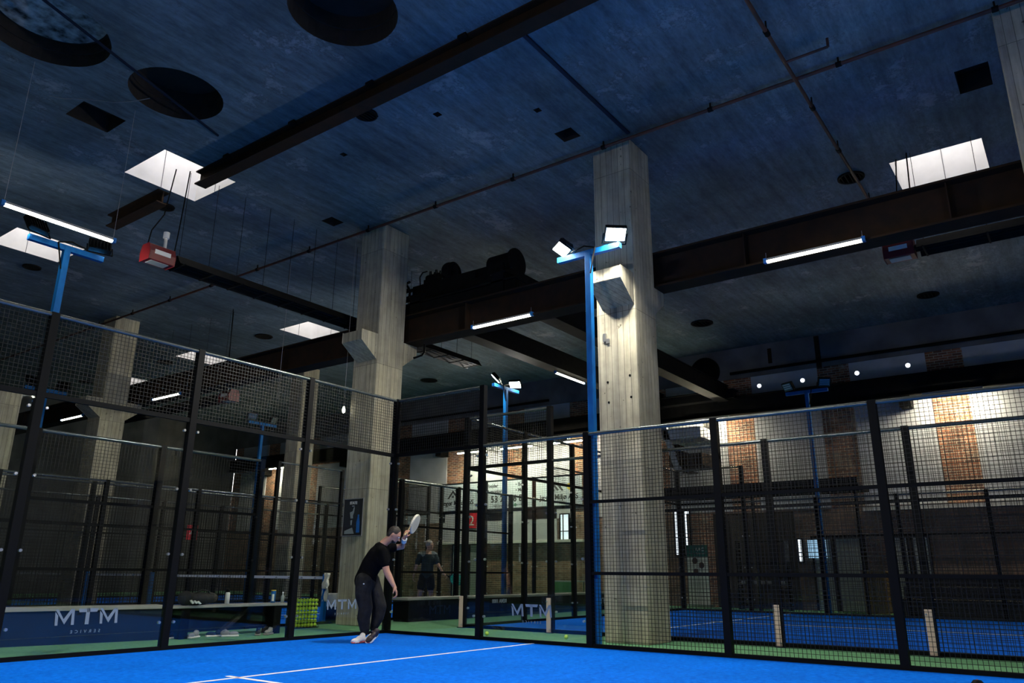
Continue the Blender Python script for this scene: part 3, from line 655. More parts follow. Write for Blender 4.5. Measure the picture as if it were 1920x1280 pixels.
# ------------------------------------------------------------ nets
def net(label, x, ya, yb, h=.9):
    t = thing('court_net', label, 'net', (x,ya,0)); L = yb-ya
    m = MB(); n = int(L/.05)
    for i in range(n): m.bar((0,L*i/n,.03),(0,L*i/n,h-.04),.004,.004,caps=False)
    for j in range(17): m.bar((0,0,.04+j*.05),(0,L,.04+j*.05),.004,.004,caps=False)
    m.build('netting', M['wire'], t)
    tp = MB().box(-.008,.008,0,L,h-.055,h).build('top_band', M['white'], t)
    mk = MB()
    for i in range(int(L/.42)):
        y = .25+.42*i; mk.prism([(y,h-.045),(y+.05,h-.012),(y+.09,h-.04),(y+.06,h-.045)],'x',.009,.011)
    mk.build('band_print', M['grey'], tp)
    for y in (0,L): MB().box(-.04,.04,y-.04,y+.04,0,h+.04).build('net_post', M['poleblue'], t)
net('padel net with white top band right behind the back glass', -1.05, -8.5, -2.85)
net('farther padel net with white top band at left', -1.05, -12.7, -9.4)
net('farthest padel net beyond the distant column', -1.05, -19.8, -14.1)

# ------------------------------------------------------------ benches and things by them
t = thing('bench', 'long dark boxed bench with a pale top edge, left behind the glass', 'bench', (3.12,-1.57,0), math.atan2(-.39,1.92)+0)
MB().box(0,2.75,-.42,-.02,0,.44).build('front_panel', M['navy'], t); MB().box(-.03,2.78,-.45,.01,.44,.49).build('seat', M['benchtop'], t, bevel=.006)
t = thing('bench', 'dark plank bench on legs with a bag and bottles on it', 'bench', (.92,-1.32,0), math.atan2(-.12,2.1))
MB().box(0,2.15,-.38,0,.44,.48).build('seat', M['benchtop'], t, bevel=.006)
MB().box(.05,2.1,-.40,-.37,.1,.44).build('shade_board', M['hole'], t)  # added dark board standing in for the shade under the seat
for xx in (.22,1.85): MB().box(xx,xx+.14,-.34,-.02,0,.44).build('leg', M['black'], t)
MB().bar((.75,-.2,.42),(1.25,-.2,.02),.12,.05).build('brace', M['hole'], t)
t = thing('bench', 'black boxed bench with a grey top between the two court corners', 'bench', (-4.25,-2.3,0), 0)
MB().box(0,1.75,0,.42,0,.43).build('front_panel', M['black'], t); MB().box(-.03,1.8,-.02,.44,.43,.48).build('seat', M['benchtop'], t, bevel=.006)
put_text('lettering', 'MTM', .26, M['navy'], t, (.75,.423,.13), PI, sx=1.3)
t = thing('bench', 'long dark boxed bench running behind the right-hand court', 'bench', (-11.8,-2.3,0), 0)
MB().box(0,7.3,0,.42,0,.43).build('front_panel', M['black'], t); MB().box(-.03,7.33,-.02,.44,.43,.48).build('seat', M['benchtop'], t, bevel=.006)
put_text('lettering', 'MTM', .26, M['navy'], t, (4.0,.423,.13), PI, sx=1.3)
# bag on bench
bz = .485
t = thing('sports_bag', 'black sports bag with white mark lying on the plank bench', 'bag', (2.62,-1.52,bz))
b = MB().ball((0,0,.09),.30,.14,.10).ball((-.18,.0,.10),.16,.12,.085).ball((.22,.02,.10),.12,.12,.11)
o = b.build('bag_body', M['blackfab'], t); rm = o.modifiers.new('r','REMESH'); rm.mode = 'VOXEL'; rm.voxel_size = .018; rm.use_smooth_shade = True
MB().path([(.1,.05,.17),(.0,.1,.22),(-.12,.08,.2),(-.16,.05,.17)],.012).build('strap', M['blackfab'], t)
MB().prism([(.17,.02),(.22,.07),(.19,.08),(.14,.03)],'y',.125,.15).prism([(.11,.02),(.16,.06),(.13,.07),(.08,.03)],'y',.13,.155).prism([(.05,.01),(.10,.05),(.07,.06),(.02,.02)],'y',.13,.155).build('white_mark', M['white'], t, label='white mark on the bag')
t = thing('water_bottle', 'white water bottle with black lid behind the black bag', 'bottle', (2.12,-1.48,bz))
MB().lathe([(0,0),(.036,0),(.036,.16),(.028,.18)],n=16).build('body', M['white'], t); MB().lathe([(.028,.18),(.03,.18),(.03,.22),(.012,.23),(0,.23)],n=14).build('lid', M['black'], t)
t = thing('tennis_ball_can', 'blue tube of balls with a yellow rim standing on the bench', 'can', (1.28,-1.42,bz))
MB().lathe([(0,0),(.038,0),(.038,.19)],n=18).build('body', M['can'], t); MB().lathe([(.039,.19),(.039,.205),(0,.205)],n=18).build('lid', M['yellow'], t); MB().box(.01,.045,.02,.041,.03,.14).build('label_print', M['white'], t)
t = thing('spray_bottle', 'pale see-through bottle at the right end of the plank bench', 'bottle', (1.10,-1.40,bz))
MB().lathe([(0,0),(.03,0),(.032,.1),(.012,.13),(.012,.15)],n=14).build('body', M['sticker_dim'], t); MB().lathe([(.014,.15),(.014,.17),(0,.175)],n=10).build('cap', M['white'], t)
# shoes under bench
def shoe(label, x, y, rz, m1, m2, group):
    t = thing('sport_shoe', label, 'shoe', (x,y,0), rz, group=group)
    MB().box(-.14,.14,-.045,.045,0,.028).build('sole', m2, t, bevel=.012)
    o = MB().ball((-.07,0,.055),.075,.04,.05).ball((.06,0,.045),.08,.042,.035).build('upper', m1, t)
    MB().tube((-.08,0,.08),(-.09,0,.10),.036,.034).build('collar', m1, t)
for k,(x,y,rz,lb) in enumerate([(2.93,-1.62,.3,'leftmost dark shoe with pale toe on the floor under the bench'),(2.62,-1.52,.5,'grey shoe lying next to the leftmost one under the bench'),(2.26,-1.5,-.3,'middle shoe on the floor under the bench'),(2.1,-1.35,2.8,'pale shoe beside the slanting brace of the bench'),(1.62,-1.28,.9,'grey-blue shoe left of the bench leg'),(1.46,-1.22,.6,'shoe nearest the bench leg')]):
    shoe(lb, x, y, rz, M['grey'] if k%2 else M['navy'], M['shoe_sole'] if k < 4 else M['grey'], 'shoes under the plank bench')
# ball basket
t = thing('ball_basket', 'low wire basket full of tennis balls behind the back glass', 'basket', (.05,-2.12,0))
m = MB()
for z in (.0,.12,.25,.38,.50):
    for a,b in (((-.27,-.14),(.27,-.14)),((.27,-.14),(.27,.14)),((.27,.14),(-.27,.14)),((-.27,.14),(-.27,-.14))): m.tube((a[0],a[1],z+.01),(b[0],b[1],z+.01),.004,n=5)
for i in range(9):
    for s in (-.14,.14): x = -.27+.54*i/8; m.tube((x,s,.01),(x,s,.51),.003,n=5)
m.build('wire_frame', M['wire'], t); MB().box(-.27,.27,-.14,.14,.003,.009).build('base_plate', M['wire'], t)
ball_me = MB().ball((0,0,0),.033,n=14,m=8).mesh('tennis_ball'); ball_me.materials.append(M['ball'])
for lay in range(7):
    for i in range(7):
        for j in range(3 if lay == 6 else 2):
            jj = j if lay == 6 else j*2
            o = D.objects.new('tennis_ball', ball_me); COL.objects.link(o)
            o.location = (.05-.228+i*.076, -2.12-.085+jj*.085, .048+lay*.072)
            tag(o, 'yellow-green tennis ball in the wire basket', 'ball', 'tennis balls in the wire basket')
for k,(x,y,lb) in enumerate([(-.85,1.5,'tennis ball on green floor just behind the first side pane'),(-1.1,2.9,'tennis ball on green floor behind the second side pane')]):
    o = D.objects.new('tennis_ball', ball_me); COL.objects.link(o); o.location = (x,y,.033); tag(o, lb, 'ball', 'loose tennis balls')
t = thing('floor_cap', 'small black rubber cap with orange dot on the court, lower right corner', 'cap', (.9,8.78,.012))
MB().lathe([(.055,0),(.055,.02),(.035,.045),(0,.05)],n=20).build('dome', M['black'], t); MB().lathe([(.012,.049),(0,.053)],n=10).build('dot', M['coral'], t)
# bin with bag
t = thing('litter_bin', 'grey litter bin with a crumpled bag folded over its rim, by the column', 'bin', (-1.5,-2.99,.012))
MB().lathe([(0,0),(.19,0),(.235,.42),(.235,.5),(.225,.5),(.22,.42),(.18,.02),(0,.02)],n=24).build('bin_body', M['navy'], t)
o = MB().lathe([(.240,.30),(.258,.33),(.25,.38),(.262,.44),(.258,.53),(.246,.55),(.228,.54),(.21,.44)],n=36).build('bin_bag', M['binbag'], t)
# towel on the net post
t = thing('towel', 'grey-white towel draped over the blue net post', 'towel', (-1.0,-2.76,0))
m = MB(); P = []
for s,(yo,za,zb) in enumerate(((-.02,.96,.42),(.06,.96,.66))):
    rows = []
    for i in range(13):
        z = za+(zb-za)*i/12; w = .10+.06*i/12
        rows.append([(-.03+s*.07+.02*math.sin(i*.8+j*1.3)+.04*(1 if j%2 else -1)*.4, yo-w/2+w*j/8-.05*i/12, z) for j in range(9)])
    P.append(rows)
rows = list(reversed(P[0]))+P[1]
vs = [v for r in rows for v in r]
m.add(vs, [(i*9+j,i*9+j+1,(i+1)*9+j+1,(i+1)*9+j) for i in range(len(rows)-1) for j in range(8)], True)
o = m.build('towel_cloth', M['towel'], t); so = o.modifiers.new('s','SOLIDIFY'); so.thickness = .012
# poster on the column
t = thing('poster', 'dark poster of a player and a bottle on the concrete column', 'poster', (-.945,-2.03,2.04), HP)
MB().box(-.275,.275,-.012,0,-.35,.36).build('poster_board', M['ink'], t)
MB().box(-.285,.285,-.02,-.012+.01,-.365,-.35).box(-.285,.285,-.02,-.002,.36,.375).box(-.285,-.275,-.02,-.002,-.35,.36).box(.275,.285,-.02,-.002,-.35,.36).build('frame', M['grey'], t)
put_text('title_lettering', 'STATE', .075, M['white'], t, (0,-.014,.26), 0, bold=.002)
put_text('small_lettering', 'PADEL', .026, M['sticker_dim'], t, (0,-.014,.215), 0)
MB().prism([(-.06,-.02),(-.09,.10),(-.05,.11),(-.01,.12),(.02,.20),(.04,.20),(.03,.10),(.0,.03),(.01,-.02)],'y',-.016,-.0125).prism([(-.05,-.15),(-.06,-.06),(-.01,-.05),(-.02,-.15)],'y',-.016,-.0125).prism([(-.22,-.32),(-.22,-.26),(.0,-.2),(.06,-.32)],'y',-.015,-.0125).build('player_print', M['sticker_dim'], t)
MB().prism([(.12,-.3),(.12,-.1),(.145,.0),(.145,.05),(.185,.05),(.185,.0),(.21,-.1),(.21,-.3)],'y',-.016,-.0125).build('bottle_print', M['can'], t)

# stickers on glass (seen from inside, so mirrored)
def mtm(parent, loc, rz, w=.66, m='sticker', sub=True, mirror=True, s=1):
    e = MB()
    a = w/2; h = w*.24
    # M with slanted strokes, T, M
    def q(pts): e.prism([(x if not mirror else -x, z) for x,z in pts],'y',-.003,0)
    for sx in (-a, a-.30*w-0):
        x0 = sx
        q([(x0,0),(x0+.045*w,0),(x0+.06*w,h),(x0+.02*w,h)])
        q([(x0+.03*w,h),(x0+.075*w,h),(x0+.17*w,h*.38),(x0+.15*w,h*.05)])
        q([(x0+.15*w,h*.05),(x0+.17*w,h*.38),(x0+.27*w,h),(x0+.315*w,h)])
        q([(x0+.25*w,0),(x0+.29*w,0),(x0+.31*w,h*.85),(x0+.26*w,h*.6)])
    q([(-.16*w,h),(.16*w,h),(.14*w,h*.78),(-.14*w,h*.78)]); q([(-.03*w,0),(.03*w,0),(.035*w,h),(-.025*w,h)])
    o = e.build('sticker_logo', M[m], parent, loc); o.rotation_euler = (0,0,rz)
    if sub: put_text('sticker_lettering', 'S  E  R  V  I  C  E', .045*w/.66*s, M[m], parent, (loc[0],loc[1],loc[2]-.085*w/.66), rz, mirror=mirror)
# f_back local frame: x along wall, glass at y 0..0.012; camera sees from +y -> text faces +y => heading pi
mtm(f_back, (5.03,.016,.37), PI, .74)
mtm(f_back, (1.03,.016,.42), PI, .62)
mtm(f_side, (3.0,-.004,.38), 0, .72)
put_text('sticker_lettering', 'REMA 1000', .10, M['sticker_dim'], f2_back, (12.05-3.15,.016,.42), PI, mirror=True, bold=.003)
mtm(f2_back, (12.05-7.25,.016,.3), PI, .6, 'sticker_dim', False)

# ------------------------------------------------------------ banner and signs
t = thing('banner', 'long white advertising banner with house logos below the far wall panels', 'banner', (-14.84,-8.45,3.42), HP)
MB().box(-3.6,3.4,-.01,0,0,1.13).build('banner_sheet', M['banner'], t)
MB().tube((-3.6,0,1.10),(3.4,0,1.10),.02).tube((-3.6,0,0),(3.4,0,0),.02).build('banner_tube', M['black'], t)
def logo(cx):
    MB().prism([(cx-.42,.52),(cx-.12,.86),(cx+.12,.62),(cx+.06,.56),(cx-.12,.75),(cx-.34,.50)],'y',-.016,-.011).prism([(cx-.02,.86),(cx+.12,.86),(cx+.34,.56),(cx+.25,.56)],'y',-.016,-.011).box(cx-.17,cx-.07,-.016,-.011,.55,.64).build('house_logo', M['ink'], t)
    MB().tube((cx+.62,-.016,.70),(cx+.62,-.011,.70),.13,n=24).build('sun_logo', M['yellow'], t)
    put_text('lettering', 'Jæger Miljø ApS', .27, M['ink'], t, (cx+.12,-.012,.25), 0, bold=.006)
    put_text('small_lettering', 'miljøsanering', .10, M['ink'], t, (cx+.2,-.012,.12), 0)
logo(-2.75); logo(2.25)
for i,(s1,s2) in enumerate((('• Jordarbejder','• Beton'),('• Brug & montering','• Maling'))):
    put_text('list_lettering', s1, .19, M['ink'], t, (-1.6,-.012,.86-.22*i), 0, align='LEFT', bold=.004)
    put_text('list_lettering', s2, .19, M['ink'], t, (.35,-.012,.86-.22*i), 0, align='LEFT', bold=.004)
put_text('phone_lettering', '53 76 36 84', .36, M['ink'], t, (.0,-.012,.27), 0, bold=.010)
put_text('web_lettering', 'mail | jæger miljø     jægermiljø', .12, M['ink'], t, (0,-.012,.10), 0)
MB().tube((-1.5,-.016,.13),(-1.5,-.011,.13),.07,n=18).tube((.35,-.016,.13),(.35,-.011,.13),.06,n=18).build('round_icon', M['inkgreen'], t)
def numsign(n, label, loc, rz, s=.34):
    t = thing('court_number_sign', label, 'sign', loc, rz)
    MB().box(-s/2,s/2,-.01,.0,-s*.62,s*.62).build('sign_board', M['redsign'], t); put_text('number', n, s*1.05, M['white'], t, (0,-.013,-s*.37), 0, bold=.004)
numsign('4', 'red court sign with a white 4 far behind the left glass', (-1.9,-9.235,1.95), PI, .30)
numsign('2', 'narrow red court sign with a white 2 below the banner', (-14.86,-10.3,3.02), HP, .50)
# roll-up banner, clock, plant sign at far wall
t = thing('roll_up_banner', 'white roll-up banner with dark green head by the brick pier', 'banner', (-14.3,-.45,0), HP)
MB().box(-.36,.36,-.01,0,.1,1.9).build('banner_sheet', M['white'], t); MB().box(-.36,.36,-.013,-.0105,1.55,1.9).build('green_head', M['bluegreen'], t)
put_text('lettering', 'AAC', .15, M['white'], t, (.08,-.016,1.72), 0); put_text('small_lettering', 'Fysioterapi', .06, M['white'], t, (.1,-.016,1.63), 0)
for (a,b) in ((-.1,1.42),(.12,1.28),(-.08,1.08)): MB().ball((a,-.012,b),.09,.004,.1).build('photo_print', M['redpipe'], t)
MB().box(-.4,.4,-.1,.1,0,.1).build('base', M['alu'], t)
t = thing('wall_clock', 'round clock hanging beyond the big column', 'clock', (-14.8,-2.2,2.2), HP)
MB().tube((0,0,0),(0,-.04,0),.2,n=28).build('case', M['black'], t); MB().tube((0,-.041,0),(0,-.045,0),.18,n=28).build('dial', M['sticker_dim'], t); MB().bar((0,-.05,0),(0,-.05,.14),.01,.01).bar((0,-.05,0),(.09,-.05,-.03),.01,.01).build('hands', M['black'], t)
# stair flight and mezzanine
t = thing('staircase', 'sloping white-sided staircase flight high by the lit brick pier', 'stairs', (0,0,0))
MB().prism([(-1.15,5.75),(-.95,5.75),(-.45,4.05),(-.65,4.05)],'x',-13.6,-13.45).build('stringer', M['panel'], t)
for i in range(7): MB().box(-14.3,-13.5,-1.1+.09*i,-.8+.09*i,5.5-.22*i,5.54-.22*i).build('step', M['rust'], t)
MB().box(-14.87,-13.45,-1.1,.25,5.25,5.6).build('landing', M['panel'], t)
MB().box(-14.4,-13.5,-.9,.25,4.35,4.75).build('under_panel', M['rust'], t)
t = thing('mezzanine_ledge', 'dark steel gallery ledge with stored lamps beyond the right-hand court', 'platform', (0,0,0))
MB().box(-14.4,-13.0,-1.2,4.9,3.32,3.45).box(-13.05,-13.0,-1.2,4.9,3.3,3.62).build('deck', M['darksteel'], t)
for yy in (-1.1,1.9,4.8): MB().tube((-13.1,yy,0),(-13.1,yy,3.32),.05).build('support', M['darksteel'], t)
t = thing('shelf_unit', 'dark rack of small boxes below the gallery beyond the right-hand court', 'shelf', (-14.4,0.9,0))
MB().box(0,.4,0,.04,0,2.0).box(0,.4,1.5,1.54,0,2.0).build('side_panel', M['black'], t)
for z in (.1,.7,1.3,1.95): MB().box(0,.4,.04,1.5,z,z+.03).build('shelf_board', M['black'], t)
for i in range(7): tag(MB().box(-14.35,-14.1,1.0+.2*i,1.13+.2*i,.733,.83).build('small_box', M['grey']), 'small grey box in a row on the dark rack', 'box', 'small boxes on the rack')
t = thing('bleacher_bank', 'low black bank of padded benches beyond the right-hand court', 'bench', (-14.2,5.7,0))
for i in range(3): MB().box(1.1-.5*i,1.6-.5*i,0,6.5,0,.45+.3*i).build('tier', M['blackfab'], t, bevel=.02)
t = thing('folding_table', 'pale table with a cloth standing behind the right-hand court corner', 'table', (-13.5,-4.9,0))
MB().box(-.3,.3,-.55,.55,.72,.76).build('table_top', M['panel'], t); MB().box(.28,.30,-.5,.5,.1,.72).build('cloth', M['green'], t)
for a in (-.25,.25):
    for b in (-.5,.5): MB().box(a-.02,a+.02,b-.02,b+.02,0,.72).build('leg', M['alu'], t)

# ------------------------------------------------------------ people
RH = Vector((-.593,.805,0)); TC = Vector((.805,.593,0)); UP = Vector((0,0,1))
def capsule(mb, p, r0, q, r1, n=14):
    p = Vector(p); q = Vector(q); d = (q-p)
    if d.length < 1e-5: return
    mb.tube(p, q, r0, r1, n); mb.ball(p, r0, n=n, m=8); mb.ball(q, r1, n=n, m=8)
def organic(name, parts, m, parent, vox=.012, smooth=6):
    mb = MB()
    for a in parts:
        if a[0] == 'c':
            pts = a[1]
            for (p,r0),(q,r1) in zip(pts, pts[1:]): capsule(mb, p, r0, q, r1)
        else: mb.ball(a[1], *a[2], rot=a[3] if len(a) > 3 else None)
    o = mb.build(name, m, parent)
    rm = o.modifiers.new('r','REMESH'); rm.mode = 'VOXEL'; rm.voxel_size = vox; rm.use_smooth_shade = True
    s = o.modifiers.new('s','SMOOTH'); s.iterations = smooth; s.factor = .5
    return o
def axes(a, b, c):
    m = Matrix((Vector(a),Vector(b),Vector(c))).transposed(); return m
def hand(parts, wrist, d, palm_n, s=1.0, curl=.6):
    """a palm with four unequal curled fingers and a side thumb, appended as capsules"""
    d = Vector(d).normalized(); n = Vector(palm_n); n = (n-d*n.dot(d)).normalized(); w = d.cross(n)
    wrist = Vector(wrist)
    parts.append(('c', [(wrist,.026*s),(wrist+d*.03*s,.028*s)]))
    for k in range(4):
        o = (k-1.5)*.019*s
        base = wrist+d*.085*s+w*o
        parts.append(('c', [(wrist+d*.02*s+w*o*.7,.015*s),(base,.012*s)]))
        L = (.040,.046,.043,.034)[k]*s; p = base; ang = curl*.5
        for j in range(3):
            dd = d*math.cos(ang)+n*math.sin(ang); q = p+dd*L*(1-.22*j); parts.append(('c', [(p,.0095*s),(q,.0082*s)])); p = q; ang += curl
    tb = wrist+d*.03*s-w*.028*s
    t1 = tb+(d*.6-w*.6+n*.4).normalized()*.04*s; t2 = t1+(d*.8-w*.1+n*.6).normalized()*.034*s
    parts.append(('c', [(wrist+d*.015*s-w*.012*s,.016*s),(tb,.014*s),(t1,.011*s),(t2,.009*s)]))
def L(B):
    B = Vector(B)
    return lambda a, z, b=0: B+RH*a+UP*z+TC*b     # a: to picture right, z: up, b: towards the camera
# --- the player
B = L((1.45,1.1,.012))
P1 = thing('person', 'person in black T-shirt and charcoal track trousers swinging a racket overhead', 'person', (0,0,0))
zz = .012
sk = []
hc = B(.30,1.53,.0)
fd = (RH*.80-UP*.55).normalized()          # face looks to the right and down
ft = (RH*.55+UP*.80).normalized(); fs_ = fd.cross(ft).normalized()
Rt = axes(fd, fs_, ft)
sk.append(('e', hc, (.098,.078,.112), Rt))
sk.append(('e', hc+fd*.045-ft*.06, (.055,.05,.05), Rt))             # jaw
sk.append(('c', [(hc+fd*.092-ft*.005,.012),(hc+fd*.118-ft*.03,.015)]))   # nose
sk.append(('c', [(hc+fd*.085-ft*.062-fs_*.02,.010),(hc+fd*.085-ft*.062+fs_*.02,.010)]))  # mouth
sk.append(('c', [(hc+fd*.085+ft*.022-fs_*.035,.012),(hc+fd*.085+ft*.022+fs_*.035,.012)])) # brow
for s in (-1,1): sk.append(('e', hc-fd*.005+fs_*s*.078-ft*.01, (.022,.012,.032), Rt))     # ears
sk.append(('c', [(hc-ft*.06-fd*.01,.06),(B(.17,1.42,0),.062),(B(.12,1.36,0),.07)]))        # neck
# far (raised) arm: shoulder - elbow - hand by the head
sh_r = B(.17,1.33,-.16); el_r = B(.40,1.36,-.22); ha_r = B(.455,1.50,-.06)
sk.append(('c', [(sh_r,.06),(el_r,.042),(ha_r-(ha_r-el_r).normalized()*.05,.028)]))
hand(sk, ha_r-(ha_r-el_r).normalized()*.03, (RH*.25+UP*.9+TC*.1), TC*-1+RH*.5, .95, 1.0)
# near arm hanging forward
sh_l = B(.16,1.27,.17); el_l = B(.245,.99,.20); ha_l = B(.365,.79,.22)
sk.append(('c', [(sh_l,.06),(el_l,.050),(el_l+(ha_l-el_l)*.35,.048),(ha_l,.031)]))
hand(sk, ha_l, (RH*.45-UP*.9), RH*-1+UP*-.3, 1.12, .75)
# trunk and legs as one continuous body under the clothes
sk.append(('c', [(B(.10,1.28,0),.11),(B(-.03,1.08,0),.11),(B(-.10,.88,0),.11)]))
hipn = B(-.10,.86,.09); hipf = B(-.03,.86,-.09)
kn = B(-.05,.49,.10); kf = B(.12,.49,-.10); an = B(-.05,.13,.08); af = B(.05,.17,-.06)
sk.append(('c', [(hipn,.085),(kn,.055),(an,.038)])); sk.append(('c', [(hipf,.085),(kf,.055),(af,.038)]))
sk.append(('c', [(sh_r,.06),(B(.10,1.28,0),.1),(sh_l,.06)]))
organic('body', sk, M['skin'], P1, .0085, 3)
# eyes
for s in (-1,1):
    MB().ball(hc+fd*.088+fs_*s*.032+ft*.004,.011).build('eye', M['white'], P1); 
ts = [('c', [(sh_r,.075),(sh_r+(el_r-sh_r)*.45,.068)]), ('c', [(sh_l,.075),(sh_l+(el_l-sh_l)*.62,.07)]),
      ('c', [(B(.10,1.31,0),.115),(B(.06,1.22,0),.15),(B(-.02,1.08,0),.155),(B(-.07,.97,0),.15),(B(-.10,.86,0),.165)]),
      ('e', B(.12,1.19,0), (.14,.20,.17), axes(RH,TC,UP)), ('e', B(-.08,.92,0), (.155,.18,.12), axes(RH,TC,UP)),
      ('c', [(sh_r,.07),(B(.10,1.30,0),.10),(sh_l,.07)])]
organic('t_shirt', ts, M['tshirt'], P1, .013, 6)
tr = [('e', B(-.08,.83,0), (.145,.185,.13), axes(RH,TC,UP)),
      ('c', [(hipn,.13),(B(-.10,.66,.10),.118),(kn,.104),(B(-.07,.34,.10),.098),(B(-.05,.2,.08),.078),(an+UP*.01,.055)]),
      ('c', [(hipf,.13),(B(.05,.66,-.10),.12),(kf,.106),(B(.10,.34,-.09),.094),(B(.07,.24,-.07),.07),(af+UP*.02,.05)])]
organic('track_trousers', tr, M['trousers'], P1, .013, 3)
MB().ball(B(-.075,.815,.205),.022,.01,.012).build('trouser_logo', M['white'], P1, label='small white logo on the trouser hip')
hr = [('e', hc-fd*.018+ft*.025, (.098,.084,.100), Rt), ('e', hc-fd*.05-ft*.01, (.055,.075,.09), Rt)]
organic('hair', hr, M['hair'], P1, .01, 2)
bd = [('e', hc+fd*.042-ft*.078, (.052,.05,.035), Rt)]
organic('beard', bd, M['hair'], P1, .01, 2)
# white sweatband round the raised wrist
wv = (ha_r-el_r).normalized(); wb = ha_r-wv*.075
MB().tube(wb-wv*.035, wb+wv*.035, .044, n=18).build('wristband', M['white'], P1, label='white wristband')
def foot(parent, heel, toe, up, side, soleM, upM, acc):
    heel = Vector(heel); toe = Vector(toe); d = toe-heel; Ln = d.length; d.normalize(); u = Vector(up); u = (u-d*u.dot(d)).normalized(); s = d.cross(u)
    R = axes(d, s, u)
    sh = organic('shoe', [('e', heel+d*.07+u*.055, (.075,.043,.05), R), ('e', heel+d*Ln*.68+u*.042, (.105,.045,.034), R), ('e', heel+d*Ln*.4+u*.06, (.09,.038,.045), R), ('c', [(heel+d*.075+u*.06,.045),(heel+d*.06+u*.10,.042)])], upM, parent, .008, 2)
    so = [('e', heel+d*.07+u*.015, (.08,.046,.02), R), ('e', heel+d*Ln*.66+u*.013, (.11,.05,.018), R), ('e', heel+d*Ln*.4+u*.014, (.1,.042,.016), R)]
    organic('sole', so, soleM, sh, .007, 1)
    MB().ball(heel+d*Ln*.92+u*.03,.03,.035,.02, rot=R).build('toe_cap', acc, sh)
    MB().bar(heel+d*.12+s*.046+u*.05, heel+d*.2+s*.047+u*.02,.008,.02).bar(heel+d*.16+s*.046+u*.05, heel+d*.24+s*.047+u*.02,.008,.02).bar(heel+d*.12-s*.046+u*.05, heel+d*.2-s*.047+u*.02,.008,.02).bar(heel+d*.16-s*.046+u*.05, heel+d*.24-s*.047+u*.02,.008,.02).build('side_stripe', M['white'], sh)
foot(P1, B(-.03,.0,.08), B(-.115,.0,.08)+TC*.20-RH*.06, UP, 0, M['coral'], M['shoe_sole'], M['white'])
foot(P1, B(.115,.105,.10)-TC*.14, B(.0,.0,.10)+TC*.08, UP*.8+RH*.5, 0, M['shoe_sole'], M['shoe'], M['coral'])
# racket
def racket(label, hp, d, n, mf, mh, s=1):
    d = Vector(d).normalized(); n = Vector(n); n = (n-d*n.dot(d)).normalized(); w = d.cross(n); hp = Vector(hp)
    t = thing('padel_racket', label, 'racket')
    MB().tube(hp-d*.06, hp+d*.08, .017, n=12).build('grip', mh, t)
    th = MB()
    for sg in (-1,1): th.bar(hp+d*.08, hp+d*.17+w*.055*sg, .035, .016, up=n)
    th.build('throat', mh, t)
    c = hp+d*.30; m = MB(); N_ = 32; ring = []
    for i in range(N_):
        a = 2*PI*i/N_; ring.append(c+d*.155*math.cos(a)+w*.13*math.sin(a))
    m.add([p+n*.019 for p in ring]+[p-n*.019 for p in ring], [tuple(range(N_)),tuple(range(2*N_-1,N_-1,-1))]+[(i,(i+1)%N_,N_+(i+1)%N_,N_+i) for i in range(N_)])
    fc = m.build('face', mf, t)
    hl = MB()
    for i in range(-4,5):
        for j in range(-5,6):
            if (i/4.6)**2+(j/5.4)**2 < .8:
                q = c+w*i*.024+d*j*.024; hl.tube(q-n*.0196, q+n*.0196, .006, n=6)
    hl.build('drilled_holes', M['grey'], fc)
    m = MB()
    for i in range(N_): m.tube(ring[i], ring[(i+1)%N_], .020, n=6)
    m.build('rim', mf, t)
racket('pale padel racket raised above the front player', ha_r+(RH*.25+UP*.9).normalized()*.05, RH*.32+UP*.52-TC*.78, RH*.8-UP*.3+TC*.22, M['racket'], M['handle'])

# --- the second player, behind the glass
B2 = L((-5.0,-3.65,.012))
P2 = thing('person', 'white-haired person in dark shirt and shorts walking away behind the fence', 'person', (0,0,0))
B = B2; sk = []
hc = B(.03,1.65,0); fd = (RH*.85-TC*.5).normalized(); ft = UP.copy(); fs_ = fd.cross(ft).normalized(); Rt = axes(fd, fs_, ft)
sk += [('e', hc, (.098,.078,.115), Rt), ('e', hc+fd*.045-ft*.06, (.055,.05,.05), Rt), ('c', [(hc+fd*.09,.012),(hc+fd*.118-ft*.025,.014)]), ('c', [(hc+fd*.083-ft*.06-fs_*.02,.01),(hc+fd*.083-ft*.06+fs_*.02,.01)])]
for s in (-1,1): sk.append(('e', hc+fs_*s*.078, (.02,.012,.032), Rt))
sk.append(('c', [(hc-ft*.07,.06),(B(-.01,1.46,0),.065)]))
shl, ell, hal = B(-.19,1.40,.05), B(-.27,1.14,.08), B(-.33,.93,.10)
shr, elr, har = B(.16,1.40,-.05), B(.26,1.17,0), B(.40,.96,.06)
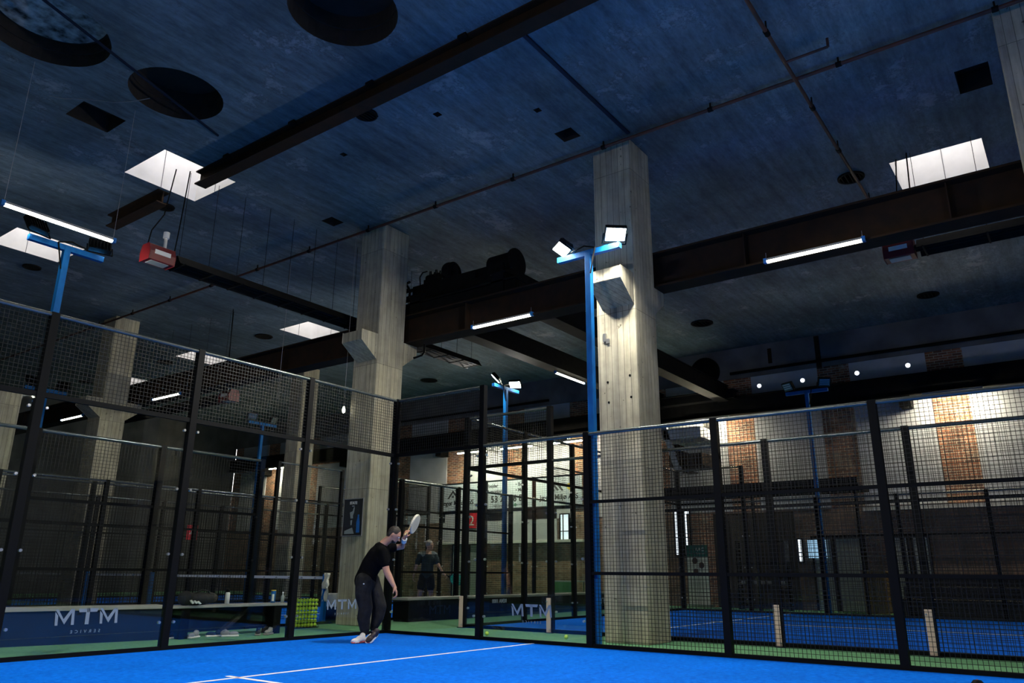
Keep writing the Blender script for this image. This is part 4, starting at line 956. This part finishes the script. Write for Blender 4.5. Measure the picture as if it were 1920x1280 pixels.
sk.append(('c', [(shl,.058),(ell,.043),(hal,.027)])); sk.append(('c', [(shr,.058),(elr,.043),(har,.027)]))
hand(sk, hal, (-RH*.2-UP), RH, 1, .6); hand(sk, har, (RH*.8-UP*.5), UP*-1-RH*.3, 1, .9)
sk.append(('c', [(B(0,1.4,0),.12),(B(-.01,1.15,0),.13),(B(-.01,.92,0),.13)])); sk.append(('c', [(shl,.06),(B(0,1.4,0),.1),(shr,.06)]))
hl_, hr_ = B(-.09,.88,.04), B(.07,.88,-.04)
sk.append(('c', [(hl_,.09),(B(-.16,.50,.10),.06),(B(-.24,.10,.02),.04)])); sk.append(('c', [(hr_,.09),(B(.09,.50,-.08),.06),(B(.10,.09,-.1),.04)]))
organic('body', sk, M['skin_pale'], P2, .010, 3)
organic('shirt', [('c', [(B(0,1.33,0),.15),(B(-.01,1.12,0),.155),(B(-.02,.93,0),.165)]), ('e', B(0,1.28,0), (.2,.13,.17), axes(RH,TC,UP)), ('c', [(shl,.075),(shl+(ell-shl)*.7,.072)]), ('c', [(shr,.075),(shr+(elr-shr)*.7,.072)])], M['shirt2'], P2, .014, 5)
organic('shoulder_yoke', [('c', [(shl+UP*.01,.073),(B(0,1.41,0),.10),(shr+UP*.01,.073)])], M['shirt2g'], P2, .014, 5)
organic('shorts', [('e', B(0,.87,0), (.175,.14,.12), axes(RH,TC,UP)), ('c', [(hl_,.11),(B(-.14,.64,.08),.105)]), ('c', [(hr_,.11),(B(.085,.64,-.07),.105)])], M['shorts'], P2, .014, 4)
organic('hair', [('e', hc-fd*.02+ft*.03, (.098,.084,.095), Rt)], M['greyhair'], P2, .01, 2)
foot(P2, B(-.26,.0,.02), B(-.12,.0,-.16), UP, 0, M['shoe_sole'], M['shoe_sole'], M['white'])
foot(P2, B(.05,.0,-.05), B(.24,.0,-.18), UP, 0, M['shoe_sole'], M['shoe_sole'], M['white'])
racket('turquoise padel racket held low by the person behind the fence', har+(RH*.8-UP*.5).normalized()*.07, RH*.9-UP*.35, TC*.9+UP*.5, M['turquoise'], M['black'])
